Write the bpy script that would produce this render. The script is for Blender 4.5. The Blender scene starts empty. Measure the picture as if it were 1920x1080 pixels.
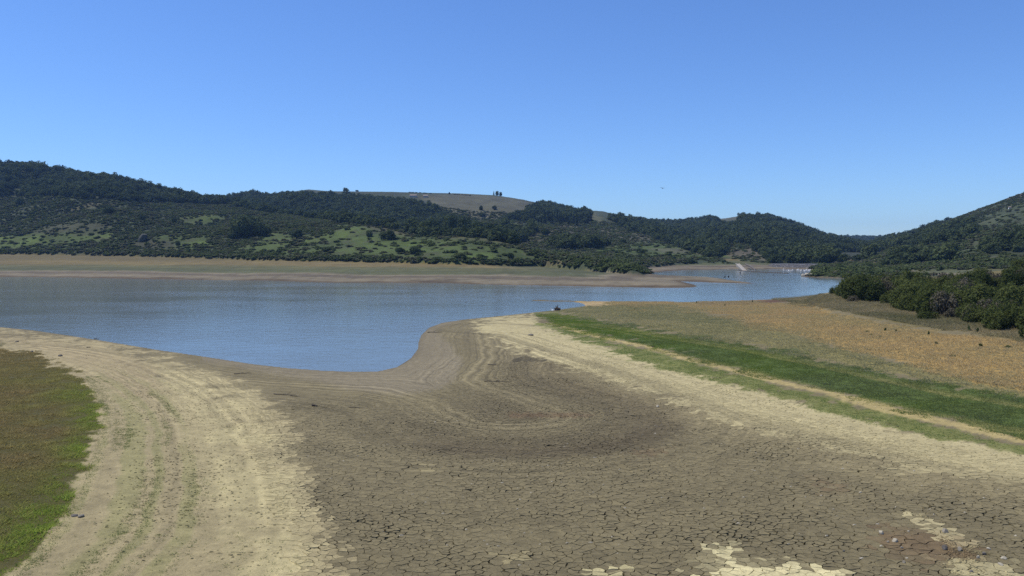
import bpy, math, random
import numpy as np
from mathutils import Vector
from mathutils.geometry import delaunay_2d_cdt

rng = np.random.default_rng(7)
random.seed(7)
sc = bpy.context.scene
COL = sc.collection
R = math.radians

# ------------------------------------------------------------------ camera model (photo pixels are 1920 x 1080)
F = 1450.0
CAMH = 12.0
HOR = 470.0
TH = math.atan((540.0 - HOR) / F)
CT, ST = math.cos(TH), math.sin(TH)


def ray(px, py):
    a = (np.asarray(px, float) - 960.0) / F
    b = (540.0 - np.asarray(py, float)) / F
    return a, b * ST + CT, b * CT - ST          # x, y, z


def on_plane(px, py, z=0.0):
    dx, dy, dz = ray(px, py)
    t = (z - CAMH) / dz
    return dx * t, dy * t


def at_depth(px, py, y):
    dx, dy, dz = ray(px, py)
    t = y / dy
    return dx * t, y, CAMH + dz * t


def project(x, y, z):
    zz = np.asarray(z) - CAMH
    depth = np.maximum(y * CT - zz * ST, 0.1)
    up = y * ST + zz * CT
    return 960.0 + F * x / depth, 540.0 - F * up / depth


# ------------------------------------------------------------------ noise
def _hash(ix, iy, seed):
    h = (ix.astype(np.int64) * 374761393 + iy.astype(np.int64) * 668265263 + seed * 1442695041) & 0xFFFFFFFF
    h = ((h ^ (h >> 13)) * 1274126177) & 0xFFFFFFFF
    h = h ^ (h >> 16)
    return (h & 0xFFFFFF) / float(0x1000000)


def vnoise(x, y, seed=0):
    x = np.asarray(x, float); y = np.asarray(y, float)
    ix = np.floor(x); iy = np.floor(y)
    fx = x - ix; fy = y - iy
    fx = fx * fx * (3 - 2 * fx); fy = fy * fy * (3 - 2 * fy)
    a = _hash(ix, iy, seed); b = _hash(ix + 1, iy, seed)
    c = _hash(ix, iy + 1, seed); d = _hash(ix + 1, iy + 1, seed)
    return (a + (b - a) * fx) * (1 - fy) + (c + (d - c) * fx) * fy


def fbm(x, y, seed=0, octv=4):
    s = 0; amp = 0.5; tot = 0
    for i in range(octv):
        s = s + amp * vnoise(x * 2 ** i + 13.7 * i, y * 2 ** i - 7.1 * i, seed + i)
        tot += amp; amp *= 0.5
    return s / tot * 2 - 1            # about -1 .. 1


def sstep(a, b, x):
    t = np.clip((x - a) / (b - a), 0, 1)
    return t * t * (3 - 2 * t)


def lerp(a, b, t):
    return a + (b - a) * t


def seg_dist(x, y, P, chunk=200000):
    P = np.asarray(P, float)
    out = np.empty(x.shape[0])
    for s in range(0, x.shape[0], chunk):
        X = x[s:s + chunk]; Y = y[s:s + chunk]
        best = np.full(X.shape, 1e18)
        for i in range(len(P) - 1):
            ax, ay = P[i]; bx, by = P[i + 1]
            ex, ey = bx - ax, by - ay
            t = np.clip(((X - ax) * ex + (Y - ay) * ey) / (ex * ex + ey * ey + 1e-12), 0, 1)
            d = (X - ax - t * ex) ** 2 + (Y - ay - t * ey) ** 2
            np.minimum(best, d, out=best)
        out[s:s + chunk] = best
    return np.sqrt(out)


def inside(x, y, P):
    r = np.zeros(x.shape, bool)
    n = len(P)
    for i in range(n):
        ax, ay = P[i]; bx, by = P[(i + 1) % n]
        if ay == by:
            continue
        c = ((ay > y) != (by > y)) & (x < (bx - ax) * (y - ay) / (by - ay) + ax)
        r ^= c
    return r


def pmask(px, py, poly, soft):
    """soft mask of a polygon, 1 inside; evaluated near its box only"""
    P = np.asarray(poly, float)
    out = np.zeros(px.shape)
    lo = P.min(0) - soft * 1.5; hi = P.max(0) + soft * 1.5
    k = np.nonzero((px > lo[0]) & (px < hi[0]) & (py > lo[1]) & (py < hi[1]))[0]
    if len(k) == 0:
        return out
    X = px[k]; Y = py[k]
    d = seg_dist(X, Y, np.vstack([P, P[:1]]))
    s = np.where(inside(X, Y, P), d, -d)
    out[k] = sstep(-soft, soft, s)
    return out


# ------------------------------------------------------------------ shoreline, traced on the water plane
FAR_PX = [(-1100, 522), (-500, 519), (0, 519), (130, 520), (260, 523), (400, 525), (500, 526), (530, 527), (621, 530), (740, 530),
          (800, 530), (839, 530.5), (930, 534), (1060, 536), (1150, 538), (1228, 539.5), (1280, 539.5), (1300, 538.5), (1307, 537), (1301, 533.5),
          (1283, 529.5), (1275, 527.5), (1290, 527.8), (1332, 529.5), (1384, 531), (1408, 531.6), (1416, 531.2), (1400, 529), (1374, 526),
          (1350, 522), (1332, 520), (1275, 519), (1238, 516), (1215, 512.5), (1223, 510.8), (1290, 505.6), (1340, 505.5), (1374, 504.5), (1417, 505),
          (1442, 504), (1490, 504), (1533, 505), (1523, 508.2), (1545, 511), (1587, 514.3), (1560, 515.2), (1528, 516), (1504, 516.5), (1502, 518), (1530, 520), (1596, 522.3),
          (1640, 523), (1660, 524)]
NEAR_PX = [(1660, 526), (1640, 529), (1612, 534), (1590, 541), (1572, 549), (1548, 555.5), (1480, 560), (1400, 563), (1300, 566), (1180, 566), (1110, 564.5), (1084, 567),
           (1094, 570), (1098, 573), (1085, 577), (1062, 578.5), (1045, 581), (1015, 584), (970, 589), (920, 594), (870, 599), (830, 605),
           (805, 614), (790, 628), (785, 640), (783, 655), (770, 672), (745, 688), (710, 696), (670, 697), (610, 695), (540, 690), (470, 682),
           (380, 668), (290, 655), (200, 640), (130, 629), (60, 619), (0, 613), (-150, 603), (-400, 590), (-1100, 565)]
FARP = np.column_stack(on_plane(*np.array(FAR_PX, float).T))
NEARP = np.column_stack(on_plane(*np.array(NEAR_PX, float).T))
WATER = np.vstack([FARP, NEARP])
CHAN = np.column_stack(on_plane(*np.array([(730, 692), (850, 735), (960, 778)], float).T, 0.2))


BAR = np.column_stack(on_plane(*np.array([(1012, 563.5), (1045, 564.5), (1075, 565.2), (1098, 566)], float).T))


def basin(x, y):
    """signed distance to the water's edge and the ground height without the hills"""
    dn = seg_dist(x, y, NEARP)
    df = seg_dist(x, y, FARP)
    sd = np.minimum(dn, df)
    ins = inside(x, y, WATER)
    dc = seg_dist(x, y, CHAN)
    k = 7.0
    a = dn; b = dc + 5.0
    h = np.clip(0.5 + 0.5 * (b - a) / k, 0, 1)
    q = lerp(b, a, h) - k * h * (1 - h)
    q = np.maximum(q, 0)
    zn = 0.012 * q + 0.045 * 4.0 * np.log1p(np.exp(np.clip((q - 22) / 4.0, -30, 30)))
    zn = np.minimum(zn, 0.06 * dn + 0.02)
    zn = 4.2 * np.tanh(zn / 4.2)
    zf = 0.055 * df
    zf = 10.5 * np.tanh(zf / 10.5)
    zf = zf + 0.16 * sstep(0, 2.5, df) + 0.25 * fbm(x / 14, y / 14, 3, 3) * sstep(3, 25, df)
    w = sstep(-30, 30, dn - df)
    land = lerp(zn, zf, w)
    z = np.where(ins, -np.minimum(3.0, 0.05 * sd), land)
    k = np.nonzero((y > 150) & (y < 230) & (np.abs(x - 14) < 40))[0]
    if len(k):
        db = seg_dist(x[k], y[k], BAR)
        z[k] = np.maximum(z[k], 0.05 - 0.035 * db + 0.09 * fbm(x[k] / 3.0, y[k] / 1.5, 15, 3))
    return np.where(ins, -sd, sd), q, w, z


def basin_hit(px, py):
    """where a pixel's ray meets the basin ground"""
    z = np.zeros(len(px)) + 1.0
    for _ in range(25):
        x, y = on_plane(px, py, np.minimum(z, CAMH - 0.6))
        y = np.clip(y, 5, 900); x = (np.asarray(px) - 960) / F * y
        z = 0.6 * z + 0.4 * np.maximum(basin(x, y)[3], 0)
    return x, y, z


# ------------------------------------------------------------------ hills: crest lines (pixel, pixel row, depth in metres)
VEG_PX = np.array([(-900, 475), (-300, 476), (0, 477), (120, 479), (250, 481), (400, 486), (500, 489), (600, 491), (700, 492.5), (850, 497), (950, 499), (1060, 500.5), (1180, 502)], float)
_vx, _vy, _vz = basin_hit(VEG_PX[:, 0], VEG_PX[:, 1])
VEG_Y = _vy


class Hill:
    def __init__(s, crest, base, back, a=1.0, gully=0.12, gs=90.0, seed=0, bank=0.0):
        c = np.array(crest, float)
        s.px = c[:, 0]; s.yc = c[:, 2]
        s.zc = np.array([at_depth(p, r, d)[2] for p, r, d in crest])
        b = np.array(base, float)
        s.bpx = b[:, 0]; s.by = b[:, 1]
        s.back = back; s.a = a; s.gully = gully; s.gs = gs; s.seed = seed
        s.bz = np.maximum(basin((s.bpx - 960) / F * s.by, s.by)[3], 0.0); s.bank = bank

    def z(s, x, y):
        p = 960 + F * x / y
        yc = np.interp(p, s.px, s.yc)
        zc = np.interp(p, s.px, s.zc)
        yb = np.interp(p, s.bpx, s.by)
        yb = np.minimum(yb, yc - 20)
        ends = sstep(s.px[0] - 1, s.px[0] + 60, p) if s.px[0] > -650 else 1.0
        if s.px[-1] < 1990:
            ends = ends * (1 - sstep(s.px[-1] - 40, s.px[-1], p))
        t = np.clip((y - yb) / (yc - yb), 0, 1.0)
        pr = 0.72 * t ** s.a + 0.28 * (1 - (1 - t) ** 2)
        pr = np.where(y > yc, np.maximum(1 - ((y - yc) / s.back) ** 2, -0.2), pr)
        g = fbm(x / s.gs, y / s.gs, s.seed, 4) - 0.5 * np.abs(fbm(x / (s.gs * 0.7), y / (s.gs * 1.6), s.seed + 9, 3))
        m = 4 * t * (1 - t) * (y <= yc)
        zb = np.interp(p, s.bpx, s.bz)
        z = zb + s.bank * sstep(0, 3.0, y - yb) * (1 - t) + np.maximum(zc - zb, 1.0) * (pr + s.gully * g * m)
        z = np.where(y < yb, -5 - (yb - y) * 0.05, z)
        return z * ends


HILLS = [
    Hill([(-900, 320, 900), (-300, 292, 950), (0, 312, 1000), (60, 315, 1000), (110, 321, 1000), (165, 330, 1000), (240, 339, 990), (275, 353, 980), (320, 362, 970),
          (370, 372, 950), (400, 377, 930), (450, 385, 880), (520, 400, 800), (600, 411, 700), (660, 416, 640), (700, 422, 600), (760, 435, 560),
          (800, 441, 540), (850, 441.5, 520), (880, 442, 510), (930, 449, 490), (970, 461, 470), (1010, 474, 450), (1060, 480, 420), (1100, 484, 400), (1150, 494, 370),
          (1185, 504, 345), (1230, 520, 340)],
         list(zip(VEG_PX[:, 0], VEG_Y)) + [(1230, 335)], 260, 1.05, 0.16, 85, 21, 1.6),
    Hill([(330, 395, 1300), (400, 374, 1350), (460, 367, 1350), (545, 360, 1400), (580, 355, 1400), (620, 358.5, 1400), (720, 359.5, 1400), (800, 361.5, 1400),
          (860, 362.5, 1400), (930, 366, 1400), (980, 374, 1380), (1020, 383, 1360), (1050, 390, 1350), (1100, 394, 1320), (1130, 396, 1300), (1160, 404, 1280),
          (1220, 422, 1200), (1300, 445, 1050), (1380, 480, 900), (1420, 500, 800)],
         [(330, 640), (800, 600), (950, 560), (1200, 540), (1420, 560)], 500, 1.1, 0.14, 150, 33),
    Hill([(1000, 500, 520), (1060, 482, 580), (1110, 468, 640), (1160, 461, 680), (1210, 458, 700), (1260, 462, 700), (1310, 472, 680), (1360, 486, 640), (1395, 497, 600)],
         [(1000, 470), (1100, 470), (1215, 489), (1290, 545), (1395, 560)], 220, 0.9, 0.06, 90, 45, 0.8),
    Hill([(1080, 430, 1700), (1160, 410, 1700), (1200, 411, 1700), (1245, 419, 1700), (1290, 416, 1700), (1340, 411, 1700), (1360, 409, 1700), (1385, 405, 1700), (1430, 406, 1700),
          (1460, 411, 1700), (1490, 422, 1700), (1520, 434, 1700), (1550, 444, 1700), (1590, 452, 1650), (1640, 462, 1600), (1700, 480, 1500)],
         [(1080, 900), (1250, 760), (1400, 575), (1500, 545), (1560, 475), (1700, 470)], 600, 1.0, 0.12, 170, 57),
    Hill([(1300, 460, 2600), (1450, 452, 2600), (1560, 447, 2600), (1600, 448, 2600), (1660, 447, 2600), (1720, 446, 2600), (1800, 450, 2600), (2000, 440, 2500), (2400, 420, 2500)],
         [(1300, 1700), (2400, 1600)], 900, 1.0, 0.1, 200, 61),
    Hill([(1540, 480, 1300), (1590, 464, 1350), (1640, 456, 1350), (1680, 445, 1300), (1740, 425, 1250), (1800, 403, 1200), (1850, 385, 1180), (1890, 369, 1160), (1920, 359, 1150),
          (2000, 325, 1120), (2200, 290, 1100), (2700, 300, 1000)],
         [(1540, 470), (1600, 440), (1640, 415), (1750, 400), (2000, 380), (2700, 340)], 700, 1.05, 0.12, 140, 77),
    Hill([(1600, 506, 560), (1660, 494, 640), (1720, 474, 720), (1760, 456, 780), (1785, 440, 820), (1810, 420, 860), (1860, 398, 920), (1919, 377, 950), (2050, 345, 950), (2300, 340, 900), (2700, 360, 800)],
         [(1600, 440), (1700, 385), (1850, 355), (2100, 320), (2700, 300)], 200, 1.25, 0.10, 90, 83, 0.8),
]
KNOLL = Hill([(1500, 566, 150), (1545, 556, 158), (1575, 549, 165), (1620, 541, 175), (1680, 532, 185), (1750, 523, 190), (1820, 515, 195), (1920, 503, 200), (2100, 490, 200), (2700, 480, 190)],
             [(1500, 130), (1600, 110), (1750, 92), (1920, 82), (2700, 60)], 75, 1.0, 0.05, 30, 91)


def height(x, y):
    sd, q, w, z = basin(x, y)
    land = sd > 0
    base = z.copy()
    hz = np.full(x.shape, -50.0)
    for h in HILLS:
        hz = np.maximum(hz, h.z(x, y))
    # bank step where the scrub begins
    far = sstep(0.2, 0.9, w)
    k = np.where(far > 0, 1, 0) * sstep(2.0, 6.0, sd)
    hz = np.where(k > 0, hz, -50)
    kn = KNOLL.z(x, y)
    kn = np.where(land, kn, -50)
    z = np.maximum(z, hz)
    z = np.where(kn > z, np.minimum(kn, z + 0.12 * np.maximum(sd, 0)), z)
    return sd, q, w, base, z


# ------------------------------------------------------------------ terrain grid in (u, y), u = x / y
U = np.concatenate([np.linspace(-1.25, -0.70, 90, endpoint=False), np.linspace(-0.70, 0.70, 860), np.linspace(0.70, 1.25, 91)[1:]])
Yd = 7.0 * np.exp(np.linspace(0, math.log(4200 / 7.0), 960))
NU, NY = len(U), len(Yd)
GU, GY = np.meshgrid(U, Yd, indexing='ij')
gx = (GU * GY).ravel(); gy = GY.ravel()
g_sd, g_q, g_w, g_base, g_z = height(gx, gy)
g_px, g_py = project(gx, gy, g_z)
U_idx = np.arange(NU); LY0 = math.log(7.0); LYS = math.log(4200 / 7.0) / (NY - 1)


def gsample(A, x, y):
    """bilinear read of a per-vertex array of the terrain grid"""
    A = A.reshape((NU, NY) + A.shape[1:])
    fu = np.interp(x / y, U, U_idx); fy = np.clip((np.log(np.maximum(y, 7.001)) - LY0) / LYS, 0, NY - 1.001)
    i = np.clip(fu.astype(int), 0, NU - 2); j = fy.astype(int)
    a = fu - i; b = fy - j
    if A.ndim == 3:
        a = a[:, None]; b = b[:, None]
    return (A[i, j] * (1 - a) + A[i + 1, j] * a) * (1 - b) + (A[i, j + 1] * (1 - a) + A[i + 1, j + 1] * a) * b


def hz(x, y):
    return float(gsample(g_z, np.array([x], float), np.array([y], float))[0])


def hit(px, py):
    """first terrain or water point under a photo pixel"""
    dx, dy, dz = ray(px, py)
    ys = Yd[5:]
    t = ys / dy
    z = np.maximum(gsample(g_z, dx * t, ys), 0.0)
    rz = CAMH + dz * t
    k = np.nonzero(rz <= z)[0]
    if len(k) == 0:
        return None
    i = k[0]
    if i > 0:
        d0 = rz[i - 1] - z[i - 1]; d1 = rz[i] - z[i]
        f = d0 / (d0 - d1 + 1e-9)
        y = ys[i - 1] + f * (ys[i] - ys[i - 1])
    else:
        y = ys[i]
    x = dx / dy * y
    return x, y, max(hz(x, y), 0.0)


# ------------------------------------------------------------------ ground colour (albedo) zones
KL = np.array([1.05, 1.08, 1.38])


def srgb(*c):
    a = np.array(c, float) / 255.0
    return np.where(a <= 0.04045, a / 12.92, ((a + 0.055) / 1.055) ** 2.4)


def alb(*c):
    return srgb(*c) / KL


def paint(C, m, col):
    C += (np.asarray(col)[None, :] - C) * m[:, None]


wx = fbm(gx / 6, gy / 6, 101, 3); wy = fbm(gx / 6, gy / 6, 151, 3)
near = gy < 260
scale_n = np.clip(F / np.maximum(gy, 10), 0, 45)          # pixels per metre across
# pixel coordinates with a small organic wobble (in metres on the ground)
wob = np.where(near, 0.55, 5.0)
jx = g_px + wx * wob * scale_n
jy = g_py + wy * wob * scale_n * np.clip(CAMH / gy, 0.04, 0.4) * 1.2
hillm = (g_z > g_base + 0.15) & (g_w > 0.5)

MUD = alb(121, 112, 91); PALE = alb(183, 172, 141); PALE2 = alb(163, 151, 124); WETM = alb(136, 127, 115)
C = np.tile(alb(135, 124, 98), (len(gx), 1))
farz = g_w > 0.5
# far flats: bands by height above the water
hh = g_base + 0.35 * fbm(gx / 30, gy / 30, 5, 3) + 0.2 * fbm(gx / 5, gy / 40, 6, 3)
Cf = np.tile(alb(112, 98, 82), (len(gx), 1))
paint(Cf, sstep(0.15, 0.5, hh), alb(146, 136, 122))
paint(Cf, sstep(0.9, 1.2, hh) * (1 - sstep(1.6, 1.8, hh)), alb(122, 112, 101))
paint(Cf, sstep(1.8, 2.3, hh), alb(104, 108, 80))
paint(Cf, sstep(2.9, 3.5, hh), alb(112, 112, 82))
paint(Cf, sstep(3.8, 4.6, hh), alb(138, 124, 88))
paint(Cf, sstep(5.5, 6.5, hh) * 0.6, alb(112, 104, 74))
paint(Cf, sstep(4.5, 6.0, hh) * (g_px > 1180) * 0.9, (0.048, 0.060, 0.028))
paint(Cf, 0.8 * pmask(g_px, g_py, [(770, 525.5), (855, 521), (862, 525), (840, 530), (790, 530.5)], 2.5) * np.clip(0.7 + 1.2 * fbm(gx / 4, gy / 4, 74, 3), 0, 1), alb(92, 80, 70))
st = fbm(gx / 40, gy / 1.8, 71, 3)
Cf *= (0.66 + 0.14 * fbm(gx / 3, gy / 9, 73, 3) + 0.20 * st + 0.12 * fbm(gx / 12, gy / 4, 72, 3))[:, None]
C = np.where(farz[:, None], Cf, C)

# near mud
nm = (~farz)
nfine = fbm(gx / 0.6, gy / 0.6, 81, 3); nmid = fbm(gx / 2.6, gy / 2.6, 82, 3); nbig = fbm(gx / 9, gy / 9, 83, 3)


def fray(m, a=0.45, b=0.45, c=0.0):
    return sstep(0.32, 0.68, m + (a * nfine + b * nmid + c * nbig) * (m > 0.001) * (m < 0.999))


TURF_EDGE = np.column_stack(on_plane(*np.array([(-60, 648), (0, 655), (60, 667), (110, 685), (150, 710), (175, 740), (185, 770), (183, 800), (170, 840), (155, 880), (140, 920), (110, 970), (70, 1020), (30, 1058), (-60, 1130)], float).T, 1.2))
TRACK_LN = np.column_stack(on_plane(*np.array([(900, 596), (1012, 604), (1100, 625), (1170, 642), (1250, 661), (1400, 700), (1560, 743), (1700, 775), (1930, 826), (2400, 922)], float).T, 1.6))
kk = np.nonzero(nm & (gy < 260))[0]
dT = np.full(len(gx), 99.0); dT[kk] = seg_dist(gx[kk], gy[kk], TURF_EDGE)
dR = np.full(len(gx), 99.0); dR[kk] = seg_dist(gx[kk], gy[kk], TRACK_LN)
Cn = np.tile(MUD, (len(gx), 1))
def line1(t, seed, along):
    return np.clip((vnoise(t, along, seed) - 0.5) * 2.6, -1, 1)


qw = g_q + 0.35 * fbm(gx / 4, gy / 4, 8, 3)
stripe = line1(qw / 1.1, 17, gx / 70)
stripe2 = line1(qw / 2.6, 18, gx / 90 + 5)
stripe3 = line1(qw / 0.7, 21, gx / 60 + 9)
stripe_amt = sstep(34, 6, g_q) * (0.6 + 0.4 * sstep(1.0, 4.0, g_q))
Cn *= np.clip(1 + (0.10 * stripe + 0.10 * stripe2) * (0.2 + 0.8 * stripe_amt), 0.45, 1.5)[:, None]
ringd = np.exp(-((g_q - 15.5 + 0.8 * fbm(gx / 7, gy / 7, 19, 2)) / 2.2) ** 2) * sstep(700, 860, g_px)
paint(Cn, 0.6 * ringd, alb(98, 88, 72))
brn = pmask(jx, jy, [(870, 625), (960, 655), (1060, 695), (1190, 755), (1270, 820), (1240, 865), (1050, 875), (830, 835), (720, 800), (760, 775), (890, 752), (920, 700)], 40)
paint(Cn, 0.28 * brn * np.clip(1 - 0.35 * stripe - 0.35 * stripe2, 0.05, 2.1), alb(86, 77, 61))
lp0 = pmask(jx, jy, [(-60, 630), (120, 632), (250, 658), (350, 690), (420, 715), (480, 745), (525, 785), (550, 830), (575, 880), (600, 940), (622, 1010), (645, 1090), (640, 1300),
                    (-200, 1300), (-400, 700)], 45)
lp = fray(lp0, 0.5, 0.6, 0.3)
paint(Cn, 0.9 * lp, PALE2)
lp2 = pmask(jx, jy, [(300, 690), (400, 715), (470, 750), (515, 800), (535, 850), (555, 910), (575, 990), (600, 1090), (430, 1100), (400, 960), (380, 840), (340, 760)], 45)
lp2 = lp2 * np.clip(0.75 + 0.6 * nmid + 0.5 * nfine, 0, 1)
paint(Cn, 0.85 * lp2, alb(186, 175, 142))
lpk = pmask(jx, jy, [(-20, 628), (90, 640), (200, 660), (290, 690), (300, 740), (240, 760), (190, 700), (60, 655)], 14)
paint(Cn, 0.6 * lpk, alb(156, 142, 118))
# fine contour streaks on the left bank
dTw = dT + 0.25 * fbm(gx / 3, gy / 3, 28, 3)
strk = 0.55 * line1(dTw / 0.42, 27, gy / 40) + 0.35 * line1(dTw / 1.0, 25, gy / 50) + 0.2 * line1(dTw / 2.2, 24, gy / 60)
Cn *= np.clip(1 + 0.22 * strk * lp, 0.55, 1.4)[:, None]
lg = pmask(jx, jy, [(190, 700), (330, 720), (350, 850), (430, 960), (470, 1100), (0, 1100), (120, 960), (170, 850)], 40) * sstep(0.05, 0.5, strk + 0.25 * fbm(gx / 1.2, gy / 1.2, 29, 2))
paint(Cn, 0.4 * lg, alb(110, 118, 66))
rp = pmask(jx, jy, [(885, 604), (950, 590), (1000, 588), (1012, 605), (1060, 620), (1150, 648), (1250, 678), (1400, 716), (1560, 762), (1700, 798), (1930, 838), (2400, 930), (2400, 1010), (1930, 915),
                    (1750, 885), (1600, 852), (1450, 818), (1320, 778), (1200, 738), (1100, 702), (1010, 668), (950, 646), (905, 624)], 26)
rp = fray(rp, 0.5, 0.4, 0.2)
dRw = dR + 0.3 * fbm(gx / 3, gy / 3, 38, 3)
stR = 0.5 * line1(dRw / 0.8, 37, gx / 40) + 0.4 * line1(dRw / 2.2, 36, gx / 50)
rps = 0.85 + 0.40 * stR
Cn *= (1 + 0.22 * stR * sstep(20, 6, dR))[:, None]
paint(Cn, np.clip(0.95 * rp * rps, 0, 1), PALE)
rp3 = pmask(jx, jy, [(1000, 700), (1300, 790), (1600, 890), (1960, 960), (1960, 900), (1600, 850), (1300, 770), (1000, 670)], 26)
paint(Cn, 0.35 * rp3, alb(160, 148, 120))
wet = pmask(jx, jy, [(-100, 604), (60, 622), (200, 646), (380, 676), (470, 692), (560, 708), (650, 728), (750, 738), (820, 730), (856, 708), (864, 682), (852, 655), (832, 634), (812, 618),
                     (860, 603), (800, 590), (700, 640), (300, 620), (-100, 580)], 7)
paint(Cn, 0.66 * wet * (g_px > 380), WETM)
shorew = np.exp(-np.maximum(g_sd, 0) / 0.5) * nm
paint(Cn, 0.6 * shorew, alb(92, 84, 73))
for poly, m_, colr, so in [
    ([(1120, 1062), (1150, 1064), (1185, 1085), (1130, 1095)], 0.8, (200, 190, 155), 4),
    ([(1310, 1023), (1390, 1026), (1396, 1036), (1330, 1044)], 0.9, (208, 198, 164), 4),
    ([(1330, 1062), (1400, 1055), (1500, 1058), (1570, 1068), (1610, 1090), (1300, 1095)], 0.95, (212, 202, 168), 4),
    ([(1290, 1040), (1420, 1046), (1460, 1052), (1300, 1066)], 0.35, (180, 170, 140), 6),
    ([(1685, 960), (1720, 962), (1790, 1000), (1830, 1028), (1790, 1030), (1740, 995)], 0.75, (186, 175, 145), 5),
    ([(1740, 1042), (1820, 1048), (1905, 1070), (1930, 1100), (1800, 1100), (1770, 1062)], 0.75, (182, 172, 142), 6),
    ([(785, 872), (818, 872), (825, 880), (780, 882)], 0.6, (185, 172, 138), 3),
    ([(945, 1035), (1005, 1040), (1000, 1050), (950, 1048)], 0.55, (178, 166, 134), 4),
]:
    paint(Cn, m_ * pmask(g_px + wx * 9 + 6 * fbm(gx / 0.4, gy / 0.4, 31, 2), g_py + wy * 5, poly, so), alb(*colr))
for poly, m_, so in [([(960, 775), (1100, 772), (1110, 780), (960, 784)], 0.5, 4), ([(1190, 845), (1260, 840), (1250, 850), (1180, 852)], 0.4, 4),
                     ([(1640, 985), (1800, 1010), (1840, 1050), (1740, 1060), (1650, 1030)], 0.45, 12), ([(1520, 895), (1580, 915), (1540, 925)], 0.4, 10)]:
    paint(Cn, m_ * pmask(jx, jy, poly, so), alb(110, 84, 66))

# grass banks on the right
grn = pmask(jx, jy, [(1004, 590), (1040, 586), (1100, 598), (1200, 616), (1320, 636), (1450, 656), (1560, 680), (1700, 708), (1930, 748), (2400, 830), (2400, 920), (1930, 822), (1700, 770), (1560, 737),
                     (1400, 696), (1250, 658), (1170, 640), (1080, 618), (1020, 602)], 17)
grn = fray(grn, 0.5, 0.5, 0.2)
grn_lo = pmask(jx, jy, [(1005, 606), (1100, 628), (1250, 668), (1400, 706), (1560, 750), (1700, 784), (1930, 834), (2400, 930), (2400, 950), (1930, 850), (1700, 808), (1560, 776), (1400, 730), (1250, 690),
                        (1100, 642)], 14)
grn_lo = fray(grn_lo, 0.6, 0.6, 0.2)
olv = pmask(jx, jy, [(1050, 584), (1100, 572), (1250, 570), (1300, 580), (1380, 600), (1480, 622), (1600, 655), (1750, 690), (1930, 724), (2400, 800), (2400, 840), (1930, 748), (1700, 708), (1560, 680), (1450, 656),
                     (1320, 636), (1200, 616), (1100, 598)], 14)
olv = fray(olv, 0.4, 0.5, 0.4)
gold = pmask(jx, jy, [(1085, 568), (1180, 567), (1300, 567), (1420, 566), (1510, 572), (1560, 586), (1640, 606), (1740, 622), (1820, 630), (1930, 640), (2400, 680), (2400, 820), (1930, 738), (1750, 701),
                      (1600, 665), (1480, 628), (1380, 600), (1300, 580), (1250, 571)], 16)
gold = fray(gold, 0.35, 0.5, 0.6)
scrubz = pmask(jx, jy, [(1440, 562), (1548, 556), (1620, 530), (1700, 500), (1930, 470), (2500, 440), (2400, 690), (1930, 640), (1820, 626), (1740, 615), (1640, 598), (1570, 580), (1510, 569)], 9) * nm
scrubz = fray(scrubz, 0.4, 0.5, 0.5)
paint(Cn, olv, alb(130, 123, 84))
paint(Cn, gold, alb(164, 138, 90))
paint(Cn, grn, alb(84, 100, 50))
paint(Cn, 0.5 * grn * sstep(0.15, 0.5, stR), alb(150, 138, 98))
paint(Cn, 0.85 * grn_lo, alb(112, 118, 66))
paint(Cn, scrubz, alb(112, 103, 68))
paint(Cn, pmask(jx, jy, [(1300, 568), (1480, 561), (1490, 565), (1400, 571), (1310, 572)], 2) * 0.9, alb(92, 66, 56))
paint(Cn, pmask(jx, jy, [(1084, 568), (1110, 566), (1170, 567), (1150, 573), (1090, 575)], 3) * 0.8, alb(178, 156, 124))
track = pmask(jx, jy, [(1012, 602), (1100, 622), (1170, 639), (1250, 657), (1400, 695), (1560, 737), (1700, 768), (1930, 820), (2400, 915), (2400, 930), (1930, 832), (1700, 781), (1560, 748), (1400, 704),
                       (1250, 665), (1170, 646), (1100, 628)], 5)
track = fray(track, 0.5, 0.3, 0.0)
paint(Cn, 0.85 * track, alb(176, 160, 118))
turf = pmask(jx, jy, [(-60, 648), (0, 655), (60, 667), (110, 685), (150, 710), (175, 740), (185, 770), (183, 800), (170, 840), (155, 880), (140, 920), (110, 970), (70, 1020), (30, 1058), (-20, 1080), (-400, 1200), (-900, 700)], 22)
turf = fray(turf, 0.55, 0.5, 0.2)
paint(Cn, turf, alb(84, 80, 44))
C = np.where(nm[:, None], Cn, C)

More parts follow.
